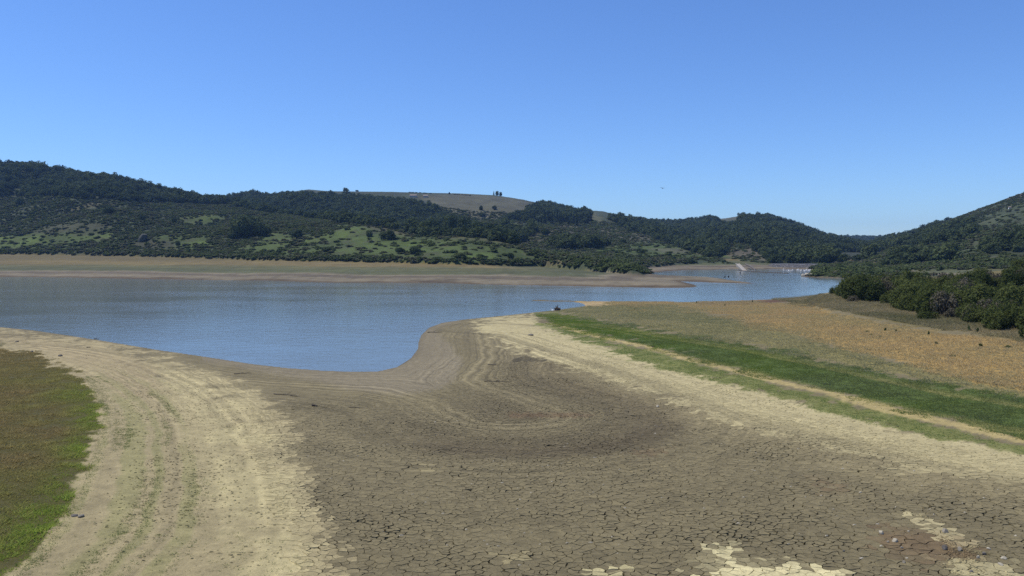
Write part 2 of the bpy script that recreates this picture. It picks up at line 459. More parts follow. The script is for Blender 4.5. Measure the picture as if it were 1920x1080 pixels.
# hills
hm = hillm.astype(float)
hx = g_px + 9 * fbm(gx / 30, gy / 30, 201, 3); hy = g_py + 3.5 * fbm(gx / 30, gy / 30, 211, 3)
Ch = np.tile(np.array([0.050, 0.062, 0.030]), (len(gx), 1))
n1 = fbm(gx / 25, gy / 25, 221, 4)
paint(Ch, sstep(0.0, 0.6, n1) * 0.6, (0.050, 0.058, 0.028))
MEADOW = [[(-200, 443), (60, 438), (200, 432), (222, 448), (160, 460), (20, 468), (-200, 472)],
          [(296, 442), (345, 438), (390, 442), (396, 464), (350, 470), (310, 468)], [(330, 408), (380, 400), (420, 410), (400, 420), (350, 420)],
          [(440, 466), (490, 446), (525, 436), (570, 440), (610, 438), (650, 418), (705, 424), (780, 440), (850, 444), (960, 462), (1010, 478), (1010, 492), (900, 496), (800, 494), (660, 480), (560, 477), (490, 476)],
          [(800, 444), (880, 442), (940, 452), (985, 466), (960, 468), (900, 456), (830, 452)],
          [(1100, 462), (1200, 450), (1290, 455), (1370, 475), (1400, 490), (1300, 484), (1200, 480), (1120, 478)],
          [(1765, 462), (1800, 452), (1838, 440), (1852, 470), (1870, 482), (1800, 486), (1768, 478)], [(1838, 418), (1925, 384), (2300, 345), (2300, 420), (1925, 424), (1880, 432), (1842, 440)],
          [(1815, 420), (1870, 398), (1925, 378), (2300, 340), (2300, 400), (1900, 425), (1850, 430)]]
mead = np.zeros(len(gx))
for P in MEADOW:
    mead = np.maximum(mead, pmask(hx, hy, P, 11))
mead = np.clip(mead * (1 + 0.5 * fbm(gx / 16, gy / 16, 251, 3)), 0, 1)
mc = np.where((g_px > 1500)[:, None], np.array([[0.056, 0.070, 0.028]]), np.array([[0.068, 0.096, 0.018]])) * (1 + 0.5 * fbm(gx / 14, gy / 14, 241, 3))[:, None]
Ch += (mc - Ch) * (mead * 0.92)[:, None]
paint(Ch, mead * sstep(0.1, 0.6, fbm(gx / 9, gy / 9, 231, 3)) * 0.75, (0.076, 0.076, 0.036))
paint(Ch, mead * sstep(0.0, 0.6, fbm(gx / 22, gy / 14, 232, 4)) * 0.5, (0.054, 0.066, 0.026))
TAN = [([(770, 366), (860, 364), (935, 367), (985, 376), (1000, 384), (985, 398), (950, 402), (930, 415), (900, 412), (860, 404), (830, 392), (800, 378)], (0.155, 0.135, 0.088), 4),
       ([(540, 357), (580, 352), (640, 357), (760, 358), (760, 367), (640, 364), (560, 362)], (0.085, 0.09, 0.055), 4),
       ([(985, 444), (1000, 432), (1050, 422), (1110, 424), (1160, 428), (1215, 440), (1230, 455), (1170, 452), (1110, 446), (1030, 440), (1000, 460), (970, 462)], (0.145, 0.122, 0.085), 4),
       ([(1100, 396), (1118, 400), (1128, 412), (1140, 422), (1120, 420), (1105, 408)], (0.14, 0.13, 0.075), 3),
       ([(1155, 404), (1168, 408), (1182, 418), (1170, 418)], (0.24, 0.20, 0.15), 2),
       ([(1345, 409), (1370, 402), (1388, 405), (1380, 412), (1350, 414)], (0.16, 0.14, 0.095), 2),
       ([(1362, 462), (1372, 461), (1390, 470), (1410, 462), (1432, 478), (1440, 490), (1410, 484), (1370, 482), (1360, 476)], (0.17, 0.135, 0.10), 4),
       ([(1628, 492), (1640, 484), (1660, 478), (1680, 464), (1668, 480), (1652, 492), (1640, 498)], (0.24, 0.185, 0.14), 2),
       ([(1590, 497), (1600, 491), (1610, 489), (1609, 496)], (0.24, 0.19, 0.14), 2),
       ([(1835, 492), (1860, 484), (1885, 480), (1860, 492), (1838, 496)], (0.17, 0.14, 0.10), 2),
       ([(1220, 468), (1260, 466), (1330, 476), (1326, 480), (1250, 472)], (0.16, 0.145, 0.09), 2),
       ([(130, 392), (165, 380), (205, 384), (215, 386), (170, 392), (140, 402)], (0.15, 0.13, 0.07), 3),
       ([(60, 436), (90, 424), (130, 418), (215, 420), (215, 428), (150, 434), (95, 440)], (0.095, 0.090, 0.050), 6),
       ([(250, 448), (330, 452), (330, 466), (260, 464)], (0.085, 0.078, 0.045), 6),
       ([(650, 410), (720, 420), (790, 438), (770, 444), (690, 428)], (0.125, 0.105, 0.06), 5),
       ([(800, 443), (880, 440), (940, 450), (990, 466), (1000, 472), (960, 460), (900, 448), (830, 447)], (0.135, 0.125, 0.062), 3),
       ([(1020, 490), (1050, 486), (1060, 494), (1030, 500)], (0.17, 0.13, 0.07), 3),
       ([(1880, 362), (1925, 350), (2200, 300), (2200, 330), (1925, 372), (1890, 378)], (0.12, 0.10, 0.075), 5)]
for P, c_, so in TAN:
    paint(Ch, 0.9 * pmask(hx, hy, P, so), np.array(c_) * (0.62, 0.68, 0.58))
Ch *= (1 + 0.30 * fbm(gx / 14, gy / 45, 261, 4))[:, None]
C = np.where(hillm[:, None], Ch, C)
g_ln = np.where(lp0 > 0.3, dTw, np.where((grn + grn_lo + rp + track) > 0.3, dRw, qw)) + 0.25 * fbm(gx / 1.5, gy / 1.5, 95, 2)
g_la = np.where(nm, 0.10 + 0.22 * stripe_amt, 0.0) * (1 - 0.8 * np.clip(turf + gold + scrubz + olv, 0, 1)) * np.clip(0.7 + 0.9 * fbm(gx / 9, gy / 9, 96, 3), 0.1, 1.3)
g_C = C * (1 + 0.10 * fbm(gx / 1.3, gy / 1.3, 301, 3) + 0.05 * fbm(gx / 9, gy / 9, 302, 3))[:, None]

# cracked zone
PLT = pmask(g_px + 12 * wx, g_py + 6 * wy,
            [(480, 790), (600, 765), (700, 762), (800, 764), (900, 728), (930, 680), (985, 650), (1060, 668), (1200, 712), (1400, 775), (1600, 825), (1800, 858), (2000, 895), (2300, 930),
             (2300, 1400), (560, 1400), (560, 1040), (535, 960), (500, 870)], 45)
# gentle unevenness of the open ground
und = 0.05 * fbm(gx / 3.0, gy / 3.0, 401, 3) + 0.03 * fbm(gx / 0.8, gy / 0.8, 402, 2)
g_z = g_z + np.where(near & (g_sd > 1), und * sstep(1, 6, g_sd), 0)
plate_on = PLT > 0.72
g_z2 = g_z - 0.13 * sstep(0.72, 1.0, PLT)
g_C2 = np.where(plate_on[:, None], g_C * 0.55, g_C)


# ------------------------------------------------------------------ mesh helpers
def mesh_np(name, V, faces, attrs=None, mats=None, smooth=False, col=None):
    """faces: list of (F,k) int arrays"""
    me = bpy.data.meshes.new(name)
    V = np.ascontiguousarray(V, np.float32)
    me.vertices.add(len(V)); me.vertices.foreach_set('co', V.ravel())
    loops = np.concatenate([f.ravel() for f in faces]).astype(np.int32)
    sizes = np.concatenate([np.full(len(f), f.shape[1], np.int32) for f in faces])
    starts = np.concatenate([[0], np.cumsum(sizes)[:-1]]).astype(np.int32)
    me.loops.add(len(loops)); me.loops.foreach_set('vertex_index', loops)
    me.polygons.add(len(sizes)); me.polygons.foreach_set('loop_start', starts); me.polygons.foreach_set('loop_total', sizes)
    me.polygons.foreach_set('use_smooth', np.full(len(sizes), smooth))
    for k, (dt, a) in (attrs or {}).items():
        at = me.attributes.new(k, dt, 'POINT')
        if dt == 'FLOAT_COLOR':
            a = np.column_stack([a, np.ones(len(a))]).astype(np.float32)
            at.data.foreach_set('color', a.ravel())
        elif dt == 'INT':
            at.data.foreach_set('value', np.ascontiguousarray(a, np.int32))
        else:
            at.data.foreach_set('value', np.ascontiguousarray(a, np.float32))
    for m in (mats or []):
        me.materials.append(m)
    me.update(calc_edges=True)
    me.validate()
    return me


def obj(name, me, parent=None, loc=None):
    o = bpy.data.objects.new(name, me)
    COL.objects.link(o)
    if parent is not None:
        o.parent = parent
    if loc is not None:
        o.location = loc
    return o


def tag(o, label=None, cat=None, group=None, kind=None):
    if label: o['label'] = label
    if cat: o['category'] = cat
    if group: o['group'] = group
    if kind: o['kind'] = kind
    return o


# ------------------------------------------------------------------ materials
def mat(name):
    m = bpy.data.materials.new(name); m.use_nodes = True
    nt = m.node_tree
    for n in list(nt.nodes): nt.nodes.remove(n)
    out = nt.nodes.new('ShaderNodeOutputMaterial')
    return m, nt, out


def nd(nt, t, **kw):
    n = nt.nodes.new(t)
    for k, v in kw.items():
        if k.startswith('i_'):
            n.inputs[k[2:].replace('_', ' ')].default_value = v
        else:
            setattr(n, k, v)
    return n


def ground_mat(name, fine, coarse, bump, rough, amp=0.22, lines=False):
    m, nt, out = mat(name)
    L = nt.links.new
    at = nd(nt, 'ShaderNodeAttribute', attribute_name='col')
    tc = nd(nt, 'ShaderNodeTexCoord')
    n1 = nd(nt, 'ShaderNodeTexNoise', i_Scale=fine, i_Detail=5.0, i_Roughness=0.7)
    n2 = nd(nt, 'ShaderNodeTexNoise', i_Scale=coarse, i_Detail=4.0, i_Roughness=0.6)
    L(tc.outputs['Object'], n1.inputs['Vector']); L(tc.outputs['Object'], n2.inputs['Vector'])
    ad = nd(nt, 'ShaderNodeMath', operation='ADD'); L(n1.outputs['Fac'], ad.inputs[0]); L(n2.outputs['Fac'], ad.inputs[1])
    mr = nd(nt, 'ShaderNodeMapRange'); mr.inputs['From Min'].default_value = 0.6; mr.inputs['From Max'].default_value = 1.4
    mr.inputs['To Min'].default_value = 1 - amp; mr.inputs['To Max'].default_value = 1 + amp
    L(ad.outputs[0], mr.inputs['Value'])
    mx = nd(nt, 'ShaderNodeVectorMath', operation='SCALE'); L(at.outputs['Color'], mx.inputs[0]); L(mr.outputs[0], mx.inputs['Scale'])
    if lines:       # old waterlines: thin bands that follow the drying shore
        al = nd(nt, 'ShaderNodeAttribute', attribute_name='ln'); aa = nd(nt, 'ShaderNodeAttribute', attribute_name='la')
        nz = nd(nt, 'ShaderNodeTexNoise', i_Scale=1.7, i_Detail=3.0, i_Roughness=0.75); nz.noise_dimensions = '1D'
        L(al.outputs['Fac'], nz.inputs['W'])
        ml = nd(nt, 'ShaderNodeMapRange'); ml.inputs['From Min'].default_value = 0.3; ml.inputs['From Max'].default_value = 0.7
        ml.inputs['To Min'].default_value = -1.0; ml.inputs['To Max'].default_value = 1.0
        L(nz.outputs['Fac'], ml.inputs['Value'])
        mm = nd(nt, 'ShaderNodeMath', operation='MULTIPLY_ADD'); mm.inputs[2].default_value = 1.0
        L(ml.outputs[0], mm.inputs[0]); L(aa.outputs['Fac'], mm.inputs[1])
        m2 = nd(nt, 'ShaderNodeVectorMath', operation='SCALE'); L(mx.outputs[0], m2.inputs[0]); L(mm.outputs[0], m2.inputs['Scale'])
        mx = m2
    b = nd(nt, 'ShaderNodeBsdfPrincipled', i_Roughness=rough)
    b.inputs['Specular IOR Level'].default_value = 0.25
    L(mx.outputs[0], b.inputs['Base Color'])
    bp = nd(nt, 'ShaderNodeBump', i_Strength=bump[0], i_Distance=bump[1])
    L(ad.outputs[0], bp.inputs['Height']); L(bp.outputs[0], b.inputs['Normal'])
    L(b.outputs[0], out.inputs['Surface'])
    return m


M_GROUND = ground_mat('ground_soil', 7.0, 1.6, (0.8, 0.08), 0.9, 0.34, True)
M_HILL = ground_mat('hill_grass', 0.35, 0.05, (0.8, 1.2), 0.95, 0.35)
M_PLATE = ground_mat('dried_mud', 11.0, 2.6, (0.9, 0.05), 0.9, 0.34, True)


def leaf_mat(name, c1, c2, trans=0.25, rough=0.6):
    m, nt, out = mat(name)
    L = nt.links.new
    oi = nd(nt, 'ShaderNodeObjectInfo')
    tc = nd(nt, 'ShaderNodeTexCoord')
    n = nd(nt, 'ShaderNodeTexNoise', i_Scale=2.2, i_Detail=3.0)
    L(tc.outputs['Object'], n.inputs['Vector'])
    ad = nd(nt, 'ShaderNodeMath', operation='MULTIPLY_ADD'); ad.inputs[1].default_value = 0.55
    L(oi.outputs['Random'], ad.inputs[0]); L(n.outputs['Fac'], ad.inputs[2])
    mr = nd(nt, 'ShaderNodeMapRange'); mr.inputs['From Min'].default_value = 0.3; mr.inputs['From Max'].default_value = 1.2
    L(ad.outputs[0], mr.inputs['Value'])
    mix = nd(nt, 'ShaderNodeMix', data_type='RGBA')
    mix.inputs[6].default_value = (*c1, 1); mix.inputs[7].default_value = (*c2, 1)
    L(mr.outputs[0], mix.inputs[0])
    d = nd(nt, 'ShaderNodeBsdfDiffuse'); t = nd(nt, 'ShaderNodeBsdfTranslucent')
    L(mix.outputs[2], d.inputs['Color']); L(mix.outputs[2], t.inputs['Color'])
    ms = nd(nt, 'ShaderNodeMixShader', i_Fac=trans); L(d.outputs[0], ms.inputs[1]); L(t.outputs[0], ms.inputs[2])
    L(ms.outputs[0], out.inputs['Surface'])
    return m


M_OAK = leaf_mat('oak_leaves', (0.032, 0.050, 0.021), (0.108, 0.134, 0.056))
M_SHRUB = leaf_mat('shrub_leaves', (0.062, 0.086, 0.034), (0.135, 0.168, 0.066))
M_SAGE = leaf_mat('sage_leaves', (0.080, 0.090, 0.052), (0.165, 0.170, 0.098))
M_BUSH = leaf_mat('bush_leaves', (0.040, 0.058, 0.018), (0.135, 0.155, 0.050), 0.35)
M_DRYB = leaf_mat('grey_brush', (0.075, 0.068, 0.048), (0.145, 0.130, 0.088), 0.2)
M_BARE = leaf_mat('bare_twigs', (0.11, 0.10, 0.085), (0.20, 0.185, 0.16), 0.1)
M_PINE = leaf_mat('pine_needles', (0.018, 0.032, 0.016), (0.045, 0.064, 0.030), 0.15)


def grass_mat(name, trans=0.5):
    m, nt, out = mat(name)
    L = nt.links.new
    at = nd(nt, 'ShaderNodeAttribute', attribute_name='col')
    d = nd(nt, 'ShaderNodeBsdfDiffuse'); t = nd(nt, 'ShaderNodeBsdfTranslucent')
    L(at.outputs['Color'], d.inputs['Color']); L(at.outputs['Color'], t.inputs['Color'])
    ms = nd(nt, 'ShaderNodeMixShader', i_Fac=trans); L(d.outputs[0], ms.inputs[1]); L(t.outputs[0], ms.inputs[2])
    L(ms.outputs[0], out.inputs['Surface'])
    return m


M_GRASS = grass_mat('grass_blades')


def plain(name, c, rough=0.85, var=0.25, scale=6.0, bump=0.4):
    m, nt, out = mat(name)
    L = nt.links.new
    tc = nd(nt, 'ShaderNodeTexCoord')
    n = nd(nt, 'ShaderNodeTexNoise', i_Scale=scale, i_Detail=6.0, i_Roughness=0.65)
    L(tc.outputs['Object'], n.inputs['Vector'])
    mr = nd(nt, 'ShaderNodeMapRange'); mr.inputs['From Min'].default_value = 0.25; mr.inputs['From Max'].default_value = 0.75
    mr.inputs['To Min'].default_value = 1 - var; mr.inputs['To Max'].default_value = 1 + var
    L(n.outputs['Fac'], mr.inputs['Value'])
    mx = nd(nt, 'ShaderNodeVectorMath', operation='SCALE'); mx.inputs[0].default_value = c
    L(mr.outputs[0], mx.inputs['Scale'])
    b = nd(nt, 'ShaderNodeBsdfPrincipled', i_Roughness=rough)
    L(mx.outputs[0], b.inputs['Base Color'])
    bp = nd(nt, 'ShaderNodeBump', i_Strength=bump, i_Distance=0.05)
    L(n.outputs['Fac'], bp.inputs['Height']); L(bp.outputs[0], b.inputs['Normal'])
    L(b.outputs[0], out.inputs['Surface'])
    return m


M_BARK = plain('bark', (0.075, 0.060, 0.045), 0.9, 0.35, 4.0)
M_ROCK = plain('grey_rock', (0.25, 0.22, 0.165), 0.85, 0.3, 5.0)
M_ROCKP = plain('pale_rock', (0.40, 0.355, 0.26), 0.85, 0.25, 5.0)
M_ROCKD = plain('dark_rock', (0.13, 0.115, 0.095), 0.85, 0.3, 5.0)
M_OUTC = plain('outcrop_rock', (0.060, 0.062, 0.046), 0.9, 0.4, 0.8, 1.0)
M_WOOD = plain('driftwood', (0.065, 0.050, 0.036), 0.85, 0.3, 8.0)
M_WOODP = plain('bleached_wood', (0.30, 0.27, 0.22), 0.85, 0.3, 8.0)
M_CONC = plain('concrete', (0.34, 0.31, 0.26), 0.9, 0.15, 1.0)
M_RIP = plain('riprap', (0.17, 0.16, 0.15), 0.95, 0.45, 1.5)
M_WHITE = plain('white_feathers', (0.75, 0.74, 0.70), 0.8, 0.08, 6.0)
M_BLACKF = plain('dark_feathers', (0.03, 0.03, 0.032), 0.7, 0.2, 6.0)
M_BEAK = plain('orange_beak', (0.55, 0.25, 0.05), 0.6, 0.1, 6.0)
M_WALL = plain('pale_wall', (0.42, 0.38, 0.32), 0.9, 0.1, 2.0)
M_WALLW = plain('white_wall', (0.78, 0.77, 0.74), 0.8, 0.05, 2.0)
M_ROOF = plain('tan_roof', (0.30, 0.24, 0.19), 0.9, 0.15, 2.0)
M_GLASS = plain('dark_window', (0.03, 0.035, 0.04), 0.15, 0.1, 2.0, 0.0)

# ------------------------------------------------------------------ terrain objects
GV = np.column_stack([gx, gy, g_z2])
ii, jj = np.meshgrid(np.arange(NU - 1), np.arange(NY - 1), indexing='ij')
a = (ii * NY + jj).ravel(); b_ = ((ii + 1) * NY + jj).ravel(); c_ = ((ii + 1) * NY + jj + 1).ravel(); d_ = (ii * NY + jj + 1).ravel()
QUADS = np.column_stack([a, b_, c_, d_])
fh = hillm[QUADS].all(1)


def sub_mesh(name, quads, m):
    used = np.unique(quads)
    remap = np.zeros(len(GV), np.int64); remap[used] = np.arange(len(used))
    me = mesh_np(name, GV[used], [remap[quads]], {'col': ('FLOAT_COLOR', g_C2[used]), 'ln': ('FLOAT', g_ln[used]), 'la': ('FLOAT', g_la[used])}, [m], smooth=True)
    return obj(name, me)


tag(sub_mesh('ground', QUADS[~fh], M_GROUND), 'bare lake bed and grassy banks around the reservoir', 'ground', kind='structure')
tag(sub_mesh('hills', QUADS[fh], M_HILL), 'grass and scrub covered hills ringing the reservoir', 'hills', kind='structure')

# ------------------------------------------------------------------ water
mw, nt, out = mat('lake_water')
L = nt.links.new
tc = nd(nt, 'ShaderNodeTexCoord')
mp = nd(nt, 'ShaderNodeMapping'); mp.inputs['Scale'].default_value = (1.0, 1.7, 1.0); mp.inputs['Rotation'].default_value = (0, 0, R(18))
L(tc.outputs['Object'], mp.inputs['Vector'])
nA = nd(nt, 'ShaderNodeTexNoise', i_Scale=1.6, i_Detail=4.0, i_Roughness=0.6); L(mp.outputs[0], nA.inputs['Vector'])
nB = nd(nt, 'ShaderNodeTexNoise', i_Scale=0.35, i_Detail=3.0, i_Roughness=0.5); L(mp.outputs[0], nB.inputs['Vector'])
nC = nd(nt, 'ShaderNodeTexNoise', i_Scale=0.02, i_Detail=3.0, i_Roughness=0.6); L(mp.outputs[0], nC.inputs['Vector'])
sm = nd(nt, 'ShaderNodeMath', operation='MULTIPLY_ADD'); sm.inputs[1].default_value = 0.45
L(nA.outputs['Fac'], sm.inputs[0]); L(nB.outputs['Fac'], sm.inputs[2])
mrs = nd(nt, 'ShaderNodeMapRange'); mrs.inputs['From Min'].default_value = 0.35; mrs.inputs['From Max'].default_value = 0.65
mrs.inputs['To Min'].default_value = 0.04; mrs.inputs['To Max'].default_value = 0.16
L(nC.outputs['Fac'], mrs.inputs['Value'])
bp = nd(nt, 'ShaderNodeBump', i_Distance=0.35); L(sm.outputs[0], bp.inputs['Height']); L(mrs.outputs[0], bp.inputs['Strength'])
bw = nd(nt, 'ShaderNodeBsdfPrincipled', i_Roughness=0.10, i_IOR=1.33)
bw.inputs['Base Color'].default_value = (0.155, 0.180, 0.165, 1)
L(bp.outputs[0], bw.inputs['Normal']); L(bw.outputs[0], out.inputs['Surface'])
wv = np.array([(-1200, 60, 0), (1000, 60, 0), (1000, 640, 0), (-1200, 640, 0)], float)
tag(obj('water', mesh_np('water', wv, [np.array([[0, 1, 2, 3]])], None, [mw])), 'rippled blue grey reservoir water', 'water', kind='structure')


# ------------------------------------------------------------------ cracked mud plates
def build_plates():
    pts = []
    y = 20.0
    step = 0.50
    rows = []
    while y < 82:
        st_ = 0.34
        xs = np.arange(-24, 60, st_)
        rows.append(np.column_stack([xs + rng.uniform(-0.42, 0.42, len(xs)) * st_ + (len(rows) % 2) * st_ / 2, y + rng.uniform(-0.42, 0.42, len(xs)) * st_]))
        y += st_ * 0.87
    S = np.vstack(rows)
    # vary density: drop some seeds so that plates come in several sizes
    keep = rng.random(len(S)) > np.clip(0.22 + 0.5 * fbm(S[:, 0] / 5, S[:, 1] / 5, 501, 3), 0.04, 0.5)
    S = S[keep]
    m = gsample(PLT, S[:, 0], S[:, 1])
    u = S[:, 0] / S[:, 1]
    S = S[(m > 0.10 + 0.25 * rng.random(len(S))) & (u > -0.72) & (u < 0.95)]
    vs, _e, tris, ov, *_ = delaunay_2d_cdt([Vector(p) for p in S], [], [], 0, 1e-7)
    V = np.array([(v.x, v.y) for v in vs]); T = np.array(tris)
    A, B, Cc = V[T[:, 0]], V[T[:, 1]], V[T[:, 2]]
    D = 2 * (A[:, 0] * (B[:, 1] - Cc[:, 1]) + B[:, 0] * (Cc[:, 1] - A[:, 1]) + Cc[:, 0] * (A[:, 1] - B[:, 1]))
    sa, sb, sc_ = (A ** 2).sum(1), (B ** 2).sum(1), (Cc ** 2).sum(1)
    ux = (sa * (B[:, 1] - Cc[:, 1]) + sb * (Cc[:, 1] - A[:, 1]) + sc_ * (A[:, 1] - B[:, 1])) / D
    uy = (sa * (Cc[:, 0] - B[:, 0]) + sb * (A[:, 0] - Cc[:, 0]) + sc_ * (B[:, 0] - A[:, 0])) / D
    CC = np.column_stack([ux, uy])
    inc = [[] for _ in range(len(V))]
    for t, (i, j, k) in enumerate(T):
        inc[i].append(t); inc[j].append(t); inc[k].append(t)
    hv = rng.random(len(T))
    # crack width: patchy
    wv_ = 0.006 + 0.032 * hv ** 2.0
    wv_ *= 0.55 + 0.9 * np.clip(fbm(CC[:, 0] / 5, CC[:, 1] / 2.5, 511, 3) + 0.5, 0, 1.6)
    wide = np.exp(-((fbm(CC[:, 0] / 16, CC[:, 1] / 5, 521, 2)) / 0.05) ** 2)
    wv_ += 0.028 * wide * hv
    em = {}
    VV = []; FT = []; FS = []; CI = []
    mid_cache = {}
    for c in range(len(V)):
        ts = inc[c]
        if len(ts) < 4:
            continue
        P = CC[ts]
        ang = np.arctan2(P[:, 1] - V[c, 1], P[:, 0] - V[c, 0])
        o = np.argsort(ang)
        ts = [ts[i] for i in o]; P = P[o]
        if np.abs(P - V[c]).max() > 1.0:
            continue
        ring = []; wd = []
        n = len(ts)
        for k in range(n):
            t0, t1 = ts[k], ts[(k + 1) % n]
            ring.append(P[k]); wd.append(wv_[t0])
            key = (t0, t1) if t0 < t1 else (t1, t0)
            if key not in mid_cache:
                e = CC[key[1]] - CC[key[0]]
                mid_cache[key] = ((CC[key[0]] + CC[key[1]]) / 2 + np.array([-e[1], e[0]]) * random.uniform(-0.22, 0.22), random.choice((0.25, 0.6, 1.0, 1.3)))
            mp_, f = mid_cache[key]
            ring.append(mp_); wd.append((wv_[t0] + wv_[t1]) / 2 * f)
        ring = np.array(ring); wd = np.array(wd)
        cen = ring.mean(0)
        dv = cen - ring; ln = np.maximum(np.linalg.norm(dv, axis=1), 1e-4)
        ring = ring + dv * np.minimum(0.45, wd / ln)[:, None]
        VV.append((cen, ring)); CI.append(c)
    n_tot = sum(1 + 2 * len(r) for _, r in VV)
    XY = np.empty((n_tot, 2)); PC = np.empty((n_tot, 2)); OFF = np.empty(n_tot); CR = np.empty(n_tot)
    tri = []; quad = []
    p = 0
    for cen, r in VV:
        n = len(r)
        v = rng.uniform(-1, 1)
        XY[p] = cen; XY[p + 1:p + 1 + n] = r; XY[p + 1 + n:p + 1 + 2 * n] = r + (r - cen) * 0.01
        OFF[p] = -0.006 + 0.006 * v; OFF[p + 1:p + 1 + n] = 0.006 * v + rng.uniform(-0.004, 0.006, n); OFF[p + 1 + n:p + 1 + 2 * n] = -0.16
        CR[p:p + 1 + 2 * n] = v; PC[p:p + 1 + 2 * n] = cen + rng.normal(0, 0.28, 2)
        k = np.arange(n)
        tri.append(np.column_stack([np.full(n, p), p + 1 + k, p + 1 + (k + 1) % n]))
        quad.append(np.column_stack([p + 1 + k, p + 1 + n + k, p + 1 + n + (k + 1) % n, p + 1 + (k + 1) % n]))
        p += 1 + 2 * n
    z = gsample(g_z, XY[:, 0], XY[:, 1]) + 0.012
    m = gsample(PLT, XY[:, 0], XY[:, 1])
    col = gsample(g_C, PC[:, 0], PC[:, 1]) * (1 + 0.10 * CR)[:, None]
    Z = z + OFF
    me = mesh_np('cracked_mud', np.column_stack([XY, Z]), [np.vstack(tri), np.vstack(quad)], {'col': ('FLOAT_COLOR', col), 'ln': ('FLOAT', gsample(g_ln, XY[:, 0], XY[:, 1])), 'la': ('FLOAT', gsample(g_la, XY[:, 0], XY[:, 1]))}, [M_PLATE])
    tag(obj('mud_flat', me), 'dried cracked mud of the drained lake bed', 'mud', kind='structure')
    print('plates', len(VV))


build_plates()


# ------------------------------------------------------------------ grass
def scatter(poly_px, n, grow=0.0):
    """n random world points on the near ground that project inside a pixel polygon"""
    P = np.array(poly_px, float)
    if grow:
        c0 = P.mean(0); a2 = np.roll(P, 1, 0) - np.roll(P, -1, 0); a2 /= np.linalg.norm(a2, axis=1)[:, None] + 1e-9
        sgn = np.sign(np.sum(P[:, 0] * np.roll(P[:, 1], -1) - np.roll(P[:, 0], -1) * P[:, 1]))
        P = P + np.column_stack([-a2[:, 1], a2[:, 0]]) * grow * sgn
    w = np.column_stack(on_plane(P[:, 0], np.maximum(P[:, 1], 480), 1.0))
    lo = w.min(0); hi = w.max(0)
    xs = []; tot = 0
    while tot < n:
        x = rng.uniform(lo[0], hi[0], 200000); y = rng.uniform(max(lo[1] * 0.5, 14), min(hi[1], 260), 200000)
        z = gsample(g_z2, x, y)
        px, py = project(x, y, z)
        k = inside(px, py, P)
        if k.sum() == 0:
            break
        xs.append(np.column_stack([x, y, z, px, py])[k]); tot += k.sum()
    A = np.vstack(xs)[:n]
    return A


def tufts(name, pts, h, wdt, nb, spread, colf, lean=0.5, label='', cat='grass'):
    """pts (N,5); h (N,) heights; colf (N,3) albedo"""
    N = len(pts)
    ang = rng.uniform(0, 2 * np.pi, (N, nb)); rad = spread * np.sqrt(rng.random((N, nb)))
    bx = pts[:, 0:1] + rad * np.cos(ang); by = pts[:, 1:2] + rad * np.sin(ang)
    bz = np.repeat(pts[:, 2:3], nb, 1) - 0.01
    hh_ = 0.62 * h[:, None] * rng.uniform(0.55, 1.15, (N, nb))
    la = ang + rng.uniform(-0.8, 0.8, (N, nb)); ll = hh_ * 2.2 * lean * rng.uniform(0.3, 1.3, (N, nb))
    fa = rng.uniform(0, np.pi, (N, nb)); ww = wdt * rng.uniform(0.6, 1.4, (N, nb))
    dx, dy = np.cos(fa) * ww, np.sin(fa) * ww
    V = np.stack([np.stack([bx - dx, by - dy, bz], -1), np.stack([bx + dx, by + dy, bz], -1),
                  np.stack([bx + np.cos(la) * ll, by + np.sin(la) * ll, bz + hh_], -1)], 2).reshape(-1, 3)
    c = np.clip(np.repeat(colf, nb * 3, 0) * 1.75, 0, 0.85) * np.repeat(rng.uniform(0.75, 1.25, N * nb), 3)[:, None]
    Fc = np.arange(len(V)).reshape(-1, 3)
    me = mesh_np(name, V, [Fc], {'col': ('FLOAT_COLOR', c)}, [M_GRASS], smooth=True)
    return tag(obj(name, me), label, cat, kind='stuff')


def mixc(a, b, t):
    return np.asarray(a)[None, :] * (1 - t[:, None]) + np.asarray(b)[None, :] * t[:, None]


# left turf
TURF = [(-40, 650), (0, 655), (60, 667), (110, 685), (150, 710), (175, 740), (186, 770), (184, 800), (172, 840), (157, 880), (142, 920), (112, 970), (72, 1020), (30, 1060), (-10, 1085), (-120, 1110), (-220, 800)]
A = scatter(TURF, 58000, 16)
A = A[rng.random(len(A)) < gsample(turf, A[:, 0], A[:, 1])]
clump = fbm(A[:, 0] / 0.9, A[:, 1] / 0.9, 601, 3)
d_edge = seg_dist(A[:, 3], A[:, 4], np.array(TURF[:16], float))
t = np.clip(sstep(90, 8, d_edge) * 0.75 + sstep(800, 1000, A[:, 4]) * 0.35 + 0.35 * fbm(A[:, 0] / 4, A[:, 1] / 4, 611, 3), 0, 1) * sstep(665, 760, A[:, 4])
colr = mixc((0.180, 0.142, 0.062), (0.155, 0.195, 0.036), t) * (1 + 0.35 * clump)[:, None]
h_ = np.clip(0.14 + 0.22 * clump, 0.03, 0.4)
tufts('turf_grass', A, h_ * 1.25, 0.020, 5, 0.10, colr, 0.7, 'low brown and green turf on the left bank')
